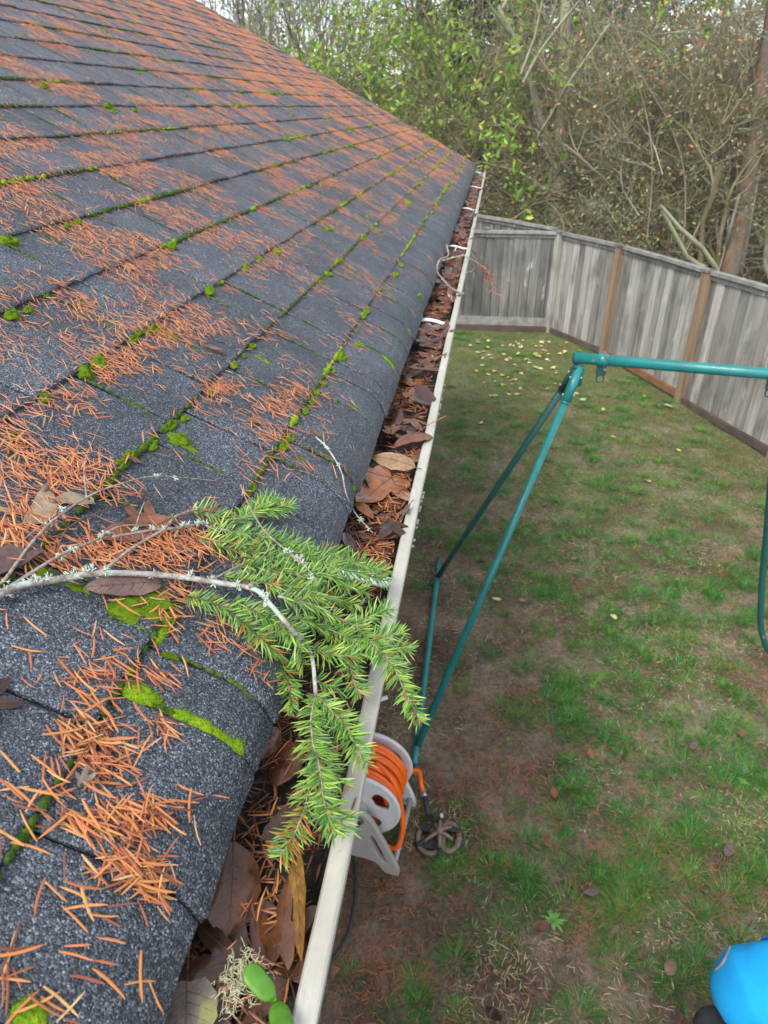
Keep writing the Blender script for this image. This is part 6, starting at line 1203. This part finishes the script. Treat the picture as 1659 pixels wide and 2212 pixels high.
def tree(name, label, px, Y, hgt, r, bark, mx=3, lean=(0, 0), stems=1, leaves=None, nleaf=900, lsize=.06, group=None, seed=1, kids=(3, 5), wand=.25, up=.06, ang=.7, shrink=.62, x=None, spread=.12):
    rng = np.random.RandomState(seed); b = atY(px, 480, Y); base = np.array([b[0] if x is None else x, Y, -.05]); o = empty(name, tuple(base)); tag(o, label, 'tree', group); out, tips = [], []
    for s_ in range(stems):
        a = rng.rand() * 6.28; d0 = norm(np.array([lean[0] + math.cos(a) * spread * (stems > 1) * 3, lean[1] + math.sin(a) * spread * (stems > 1), 1.0])); grow(rng, base + np.array([math.cos(a), math.sin(a), 0]) * r * .8 * (stems > 1), d0, hgt * (.8 + .4 * rng.rand() if stems > 1 else 1), r * (.8 + .3 * rng.rand()), 0, mx, out, tips, wand, up, kids, ang, shrink)
    out = [q for q in out if q[2] == 0 or min(p[1] for p in q[0]) > 12.55]; tips = [p for p in tips if p[1] > 12.6] or [base + np.array([0, 0, 1.0])]
    V, F = tubes([q for q in out if q[2] == 0], 10); adopt(npmesh('trunk', V, F, bark), o); Vs, Fs, k0 = [], [], 0
    for lo, n in ((1, 5), (2, 3)):
        q = [q for q in out if (q[2] == 1 if lo == 1 else q[2] > 1)]
        if q: V, F = tubes(q, n); Vs.append(V); Fs.append(F + k0); k0 += len(V)
    if Vs: adopt(npmesh('limbs', np.concatenate(Vs), np.concatenate(Fs), bark), o)['kind'] = 'stuff'
    if leaves is not None and nleaf:
        T = np.array(tips); kk = fbm(T[:, 0] * 1.1 + seed, T[:, 1] * 1.1, T[:, 2] * 1.1, 2); T = T[kk > np.quantile(kk, .45)]; Q = T[rng.randint(0, len(T), nleaf)] + rng.randn(nleaf, 3) * .07; cols = np.array([c for c, w in leaves for _ in range(w)]); C = cols[rng.randint(0, len(cols), nleaf)] * (.7 + .6 * rng.rand(nleaf))[:, None]
        V, F, per = blades(Q, rng.randn(nleaf, 3) + np.array([0, 0, -.5]), rng.randn(nleaf, 3) + np.array([0, -.6, .8]), lsize * (.4 + 1.0 * rng.rand(nleaf)), lsize * (.35 + .4 * rng.rand(nleaf)), .15, 2, .15, 'leaf'); w = npmesh('crown', V, F, M['leafcol'], col=np.repeat(C, per, 0)); adopt(w, o); w['kind'] = 'stuff'
    return o
def conifer(label, px, Y, hgt, r, seed, n=9000, z0=.5, rad=2.2, trunk=True, col=((.02, .045, .02), (.03, .06, .025), (.045, .075, .03)), group='firs behind the thicket', x=None):
    rng = np.random.RandomState(seed); b = atY(px, 480, Y); base = np.array([b[0] if x is None else x, Y, -.05]); o = empty('fir_tree', tuple(base)); tag(o, label, 'tree', group)
    mb = MB(); mb.tube([base + np.array([.05 * math.sin(k), 0, hgt * k / 8]) for k in range(9)], [r * (1 - .09 * k) for k in range(9)], 12, cap=False); adopt(mb.build('trunk', BK['fir']), o)
    mbr = MB(); Q, D = [], []
    nb = int(hgt * 9)
    for k in range(nb):
        z = z0 + (hgt - z0) * rng.rand(); a = rng.rand() * 6.28; L = rad * (1 - z / hgt * .6) * (.6 + .5 * rng.rand()); d = np.array([math.cos(a), math.sin(a), .1]); P = [base + np.array([0, 0, z]) + d * L * t + np.array([0, 0, -.35 * L * t * t]) for t in np.linspace(0, 1, 6)]; mbr.tube(P, list(np.linspace(.025, .006, 6)), 4, cap=False)
        m_ = n // nb; t = rng.rand(m_) ** .8; pts = base + np.array([0, 0, z]) + d * (L * t)[:, None] + np.array([0, 0, -.35 * L]) * (t * t)[:, None]; side = np.array([-d[1], d[0], 0]); sg = np.where(rng.rand(m_) < .5, -1, 1); Q.append(pts + rng.randn(m_, 3) * .05); D.append(side * sg[:, None] * .8 + d * .6 + np.array([0, 0, -.35]) + rng.randn(m_, 3) * .25)
    adopt(mbr.build('boughs', BK['fir']), o)['kind'] = 'stuff'; Q, D = np.concatenate(Q), np.concatenate(D); m_ = len(Q); cc = np.array(col)[rng.randint(0, len(col), m_)] * (.6 + .8 * rng.rand(m_))[:, None]
    V, F, per = blades(Q, D, np.tile([0, 0, 1.0], (m_, 1)) + .4 * rng.randn(m_, 3), .16 + .16 * rng.rand(m_), .05, -.15, 2, .1, 'leaf'); w = npmesh('crown', V, F, M['leafcol'], col=np.repeat(cc, per, 0)); adopt(w, o); w['kind'] = 'stuff'; return o
GREEN = [((.20, .36, .04), 4), ((.30, .44, .06), 3), ((.12, .24, .03), 2), ((.42, .44, .07), 2)]; YG = [((.40, .44, .06), 3), ((.26, .38, .05), 3), ((.50, .46, .08), 1)]; LICH = [((.29, .33, .15), 4), ((.36, .41, .22), 2), ((.21, .23, .08), 3), ((.48, .24, .09), 1)]; ORA = [((.60, .29, .12), 4), ((.46, .23, .10), 2), ((.62, .40, .19), 2), ((.34, .38, .18), 3), ((.28, .26, .09), 2)]; OLIVE = [((.20, .18, .09), 3), ((.26, .23, .12), 3), ((.27, .28, .14), 2), ((.32, .20, .10), 1)]
def make_trees():
    # dark firs behind
    for (px, Y, h, r, s, lab, x) in ((905, 27, 16, .36, 1, 'thick bare fir trunk rising through green leaves left of centre', None), (1055, 25, 14, .22, 2, 'dark fir just right of the thick trunk', None), (1240, 33, 15, .25, 3, 'dark fir behind the mossy trunk', None), (1640, 22, 12, .22, 4, 'dark fir at the upper right picture edge', None), (1480, 36, 15, .25, 5, 'distant fir standing in the pale sky gap at right', None), (960, 30, 14, .2, 12, 'dark fir between the thick trunk and the house wall', None), (1760, 19, 12, .2, 13, 'dark fir beyond the snag at far right', None), (1350, 30, 13, .22, 14, 'dark fir behind the orange leaved thicket', None), (1010, 21, 11, .16, 15, 'nearest dark fir just above the gutter end', None), (1110, 23, 12, .18, 16, 'dark fir left of the mossy trunk', None)):
        conifer(lab, px, Y, h, r, s, 9000, 1.2 if r > .3 else .4, 2.6 if r > .3 else 2.4, x=x)
    # bare grey trees at left, thin against the sky
    for (px, Y, h, s, lab) in ((470, 26, 9, 11, 'bare grey twiggy tree farthest left against the sky'), (560, 22, 8.5, 12, 'bare grey tree second from left above the roof'), (640, 25, 9, 13, 'bare grey tree with mossy trunk above the rake edge'), (690, 19, 8, 14, 'bare brown tree left of the green leaves'), (400, 30, 9, 15, 'pale bare tree mostly hidden behind the roof peak'), (760, 27, 9, 16, 'bare tree half hidden by yellow green leaves')):
        tree('bare_tree', lab, px, Y, h * .62, .075, BK['grey'], 4, (TR.uniform(-.1, .1), 0), 2, OLIVE, 1700, .05, 'bare trees beyond the roof', s, (3, 6), .2, .10, .6, .66)
    for (px, Y, h, s, lab, lv) in ((800, 18, 5.2, 21, 'yellow green leaved tree just above the roof rake', YG), (880, 16, 5.4, 22, 'bright green leaved tree left of the gutter end', GREEN), (980, 17.5, 5.5, 23, 'bright green leaved tree above the gutter end', GREEN), (1050, 16, 5.0, 24, 'green and yellow leaved tree right of the gutter end', GREEN), (720, 17, 4.6, 25, 'sparse yellow green sapling at left of the rake', YG)):
        tree('leafy_tree', lab, px, Y, h * .72, .055, BK['moss'], 3, (TR.uniform(-.15, .15), 0), 3, lv, 4300 if px > 850 else 1300, .115 if px > 850 else .09, 'green leaved trees beyond the fence', s, (4, 7), .25, .05, .8, .66)
    # mossy trunk and forked snag
    tree('mossy_tree', 'tall grey mossy trunk standing behind the fence corner', 1200, 14.6, 7.5, .14, BK['lichen'], 3, (.03, 0), 1, LICH, 900, .05, None, 31, (3, 5), .10, .12, .9, .5)
    b = atY(1580, 560, 12.8); t = empty('snag', (b[0], 12.8, 0)); tag(t, 'leaning orange brown broken snag trunk behind the side fence', 'tree'); tp = atY(1652, 150, 13.1); mb = MB(); lo = np.array([b[0] - .2, 12.7, -.1]); mb.tube(catmull([lo, b, (b + tp) / 2 + np.array([.03, 0, 0]), tp, tp + (tp - b) * .8], 6), list(np.linspace(.17, .10, 25)), 14, jit=.3, rng=random.Random(5)); adopt(mb.build('trunk', BK['snag']), t)
    mb = MB(); mb.tube([b + np.array([.17, -.03, -.2]), (b + tp) / 2 + np.array([.16, -.05, 0])], [.05, .03], 6, jit=.3, rng=random.Random(6)); mb.tube([b + np.array([-.16, -.06, .2]), b + np.array([-.14, -.08, 1.0])], [.04, .02], 6, jit=.3, rng=random.Random(7)); adopt(mb.build('bark_strip', BK['grey']), t)
    # lichen covered shrubs with orange leaves at right, limbs reaching up and left
    for (px, Y, h, s, lab, lean, lv) in ((1690, 12.6, 4.6, 41, 'large lichen covered tree at right reaching limbs up to the left', (-.75, .1), LICH), (1620, 14.0, 4.8, 42, 'lichen tree with orange leaves behind the snag', (-.55, .1), ORA), (1520, 15.5, 4.4, 43, 'orange leaved bush tree in the right middle', (-.3, 0), ORA), (1420, 14.2, 4.2, 44, 'lichen and orange thicket tree over the side fence', (-.25, .1), ORA), (1320, 15.2, 4.2, 45, 'orange leaved tree right of the mossy trunk', (-.15, 0), ORA), (1250, 14.0, 3.2, 46, 'low lichen branched shrub beside the mossy trunk', (.2, 0), LICH), (1130, 15.0, 3.8, 47, 'brown twiggy shrub left of the mossy trunk', (.05, 0), ORA), (1580, 13.2, 3.2, 48, 'lichen shrub over the middle of the side fence', (-.3, 0), LICH), (1760, 13.5, 4.5, 49, 'orange leaved tree beyond the picture right edge', (-.45, 0), ORA), (1380, 12.9, 2.4, 50, 'low lichen shrub right behind the fence corner', (-.2, 0), LICH)):
        tree('thicket_tree', lab, px, Y, h * .75, .062, BK['lichen'] if s % 2 else BK['moss'], 4, lean, 3, lv, 2600 if lv is ORA else 1700, .058, 'tangled trees behind the side fence', s, (4, 7), .30, .05, .75, .66)
    # pale arching bare canes
    for k, (px, py, px2, py2) in enumerate(((1400, 560, 1330, 60), (1500, 500, 1375, 150), (1560, 520, 1440, 330), (1440, 470, 1530, 260))):
        a = atY(px, py, 12.6); a[2] = 0; e = atY(px2, py2, 13.0); m_ = (a + e) / 2 + np.array([TR.uniform(.3, .6), 0, .5]); mb = MB(); P = catmull([a, m_, e, e + np.array([-.3, 0, .0])], 6); mb.tube(P, list(np.linspace(.016, .005, len(P))), 6); o = mb.build('bare_cane', BK['tan']); tag(o, 'pale bare arching cane in front of the thicket', 'cane', 'pale canes in the thicket')
    # undergrowth: twigs, brambles and dead leaves that read as one mass
    n = 85000; Y = 13.2 + 22 * TR.rand(n) ** 1.3; X = (-.32 + .95 * TR.rand(n)) * Y * .95; Z = np.clip(fbm(X * .6, Y * .6, 3, 3) * 2.6 - .35, .1, 3) * TR.rand(n); X[Y < 15] = np.where((X[Y < 15] < 1.4 + (14 - Y[Y < 15]) * 0) & (Y[Y < 15] < 14), X[Y < 15] + 0, X[Y < 15])
    D = TR.randn(n, 3) * .8 + np.array([0, 0, .9]); cols = np.array([(.22, .175, .12), (.28, .225, .155), (.16, .13, .085), (.20, .20, .095), (.33, .265, .18), (.14, .15, .06), (.26, .145, .08)])
    V, F, per = blades(np.c_[X, Y, Z], D, TR.randn(n, 3), .25 + .5 * TR.rand(n), .010 + .008 * TR.rand(n), .25 * TR.randn(n), 3, 0, 'grass', .2 * TR.randn(n)); C1 = np.array([1.15, 1.08, .84]) * cols[TR.randint(0, 7, n)] * (.6 + .7 * TR.rand(n))[:, None]
    o = npmesh('undergrowth_twigs', V, F, M['leafcol'], col=np.repeat(C1, per, 0)); tag(o, 'brown tangle of brambles and twigs under the trees', 'undergrowth', kind='stuff')
    n = 70000; Y = 13.0 + 24 * TR.rand(n) ** 1.3; X = (-.32 + .95 * TR.rand(n)) * Y * .95; kp = fbm(X * 1.3, Y * 1.3, 4.4, 3) > .5; X, Y = X[kp], Y[kp]; n = len(X); Z = np.clip(fbm(X * .6, Y * .6, 3, 3) * 2.6 - .3, .05, 3) * TR.rand(n); cols = np.array([(.15, .16, .06), (.21, .21, .085), (.23, .16, .075), (.18, .13, .07), (.28, .30, .17), (.11, .165, .04), (.33, .18, .085)])
    V, F, per = blades(np.c_[X, Y, Z], TR.randn(n, 3), TR.randn(n, 3) + np.array([0, -.5, 1]), .05 + .05 * TR.rand(n), .045, .1, 2, .1, 'leaf'); C1 = np.array([1.15, 1.08, .84]) * cols[TR.randint(0, 7, n)] * (.6 + .8 * TR.rand(n))[:, None]
    o = npmesh('undergrowth_leaves', V, F, M['leafcol'], col=np.repeat(C1, per, 0)); tag(o, 'olive and brown leaves of the undergrowth beyond the fence', 'undergrowth', kind='stuff')
    # far wood: dark evergreen mass with ragged top, sky gaps above
    n = 60000; Y = 42 + 22 * TR.rand(n); X = (-.45 + 1.25 * TR.rand(n)) * Y; top = 2.0 + 9.0 * np.clip(fbm(X * .16, Y * .1, 6, 3) - .32, 0, 1) * 2.2; Z = top * TR.rand(n) ** .8; cols = np.array([(.03, .048, .028), (.05, .065, .035), (.08, .085, .05), (.11, .10, .07)])
    V, F, per = blades(np.c_[X, Y, Z], TR.randn(n, 3) + np.array([0, 0, -.4]), TR.randn(n, 3) + np.array([0, -.6, .8]), .35 + .5 * TR.rand(n), .16, -.1, 2, .1, 'leaf'); C1 = cols[TR.randint(0, 4, n)] * (.6 + .8 * TR.rand(n))[:, None]
    o = npmesh('far_wood', V, F, M['leafcol'], col=np.repeat(C1, per, 0)); tag(o, 'far dark wood seen through gaps between the trees', 'wood', kind='stuff')
    # neighbours' houses glimpsed through the branches
    def hut(label, px, Y, w, h, d, wall, roofc, wins):
        b = atY(px, 300, Y); o = empty('neighbour_house', (b[0], Y, 0)); tag(o, label, 'house'); mb = MB(); mb.box((b[0] - w / 2, Y, 0), (b[0] + w / 2, Y + d, h)); adopt(mb.build('wall', wall, smooth=False), o); mb = MB(); x0, x1 = b[0] - w / 2 - .4, b[0] + w / 2 + .4
        mb.add([(x0, Y - .4, h + .01), (x1, Y - .4, h + .01), (x1, Y + d / 2, h + 1.6), (x0, Y + d / 2, h + 1.6), (x1, Y + d + .4, h + .01), (x0, Y + d + .4, h + .01)], [(0, 1, 2, 3), (3, 2, 4, 5), (0, 5, 4, 1), (0, 3, 5), (1, 4, 2)]); adopt(mb.build('roof', roofc, smooth=False), o)
        for (dx, z, ww, hh) in wins:
            mb = MB(); mb.box((b[0] + dx - ww / 2, Y - .04, z), (b[0] + dx + ww / 2, Y - .002, z + hh)); f_ = adopt(mb.build('window', M['plastic_light'], smooth=False), o); mb = MB(); mb.box((b[0] + dx - ww / 2 + .06, Y - .05, z + .06), (b[0] + dx + ww / 2 - .06, Y - .041, z + hh - .06)); g = mb.build('pane', glass, smooth=False); g.parent = f_
    glass = simple('window_glass', (.25, .30, .33), (.35, .40, .44), 2, .1); wh = simple('cream_wall', (.58, .55, .48), (.64, .61, .55), 3, .8); gr = simple('blue_grey_wall', (.34, .37, .41), (.40, .43, .47), 3, .8); rf = simple('grey_roof', (.14, .13, .13), (.20, .19, .18), 6, .8)
    hut('cream walled house glimpsed through branches above the gutter end', 985, 38, 7, 3.1, 7, wh, rf, ((-1.8, 1.1, 1.2, 1.2), (1.6, 1.1, 1.2, 1.2))); hut('blue grey house glimpsed through the orange thicket at right', 1375, 34, 4.5, 2.7, 6, gr, rf, ((-.5, .9, 1.3, 1.1),))
make_trees()

# ================================================================== HAZE: thin damp air between the camera and the far trees
def make_haze():
    mb = MB(); mb.box((-60, -8, -1.0), (60, 72, 19)); m = bpy.data.materials.new('damp_air'); m.use_nodes = True; t = m.node_tree; t.nodes.clear(); o = t.nodes.new('ShaderNodeOutputMaterial'); v = t.nodes.new('ShaderNodeVolumePrincipled'); v.inputs['Color'].default_value = (.93, .95, .98, 1); v.inputs['Density'].default_value = .0018; v.inputs['Anisotropy'].default_value = .2
    t.links.new(v.outputs[0], o.inputs['Volume']); h = mb.build('haze', m, smooth=False); h['kind'] = 'stuff'; h['label'] = 'thin pale damp air over the garden'
make_haze()
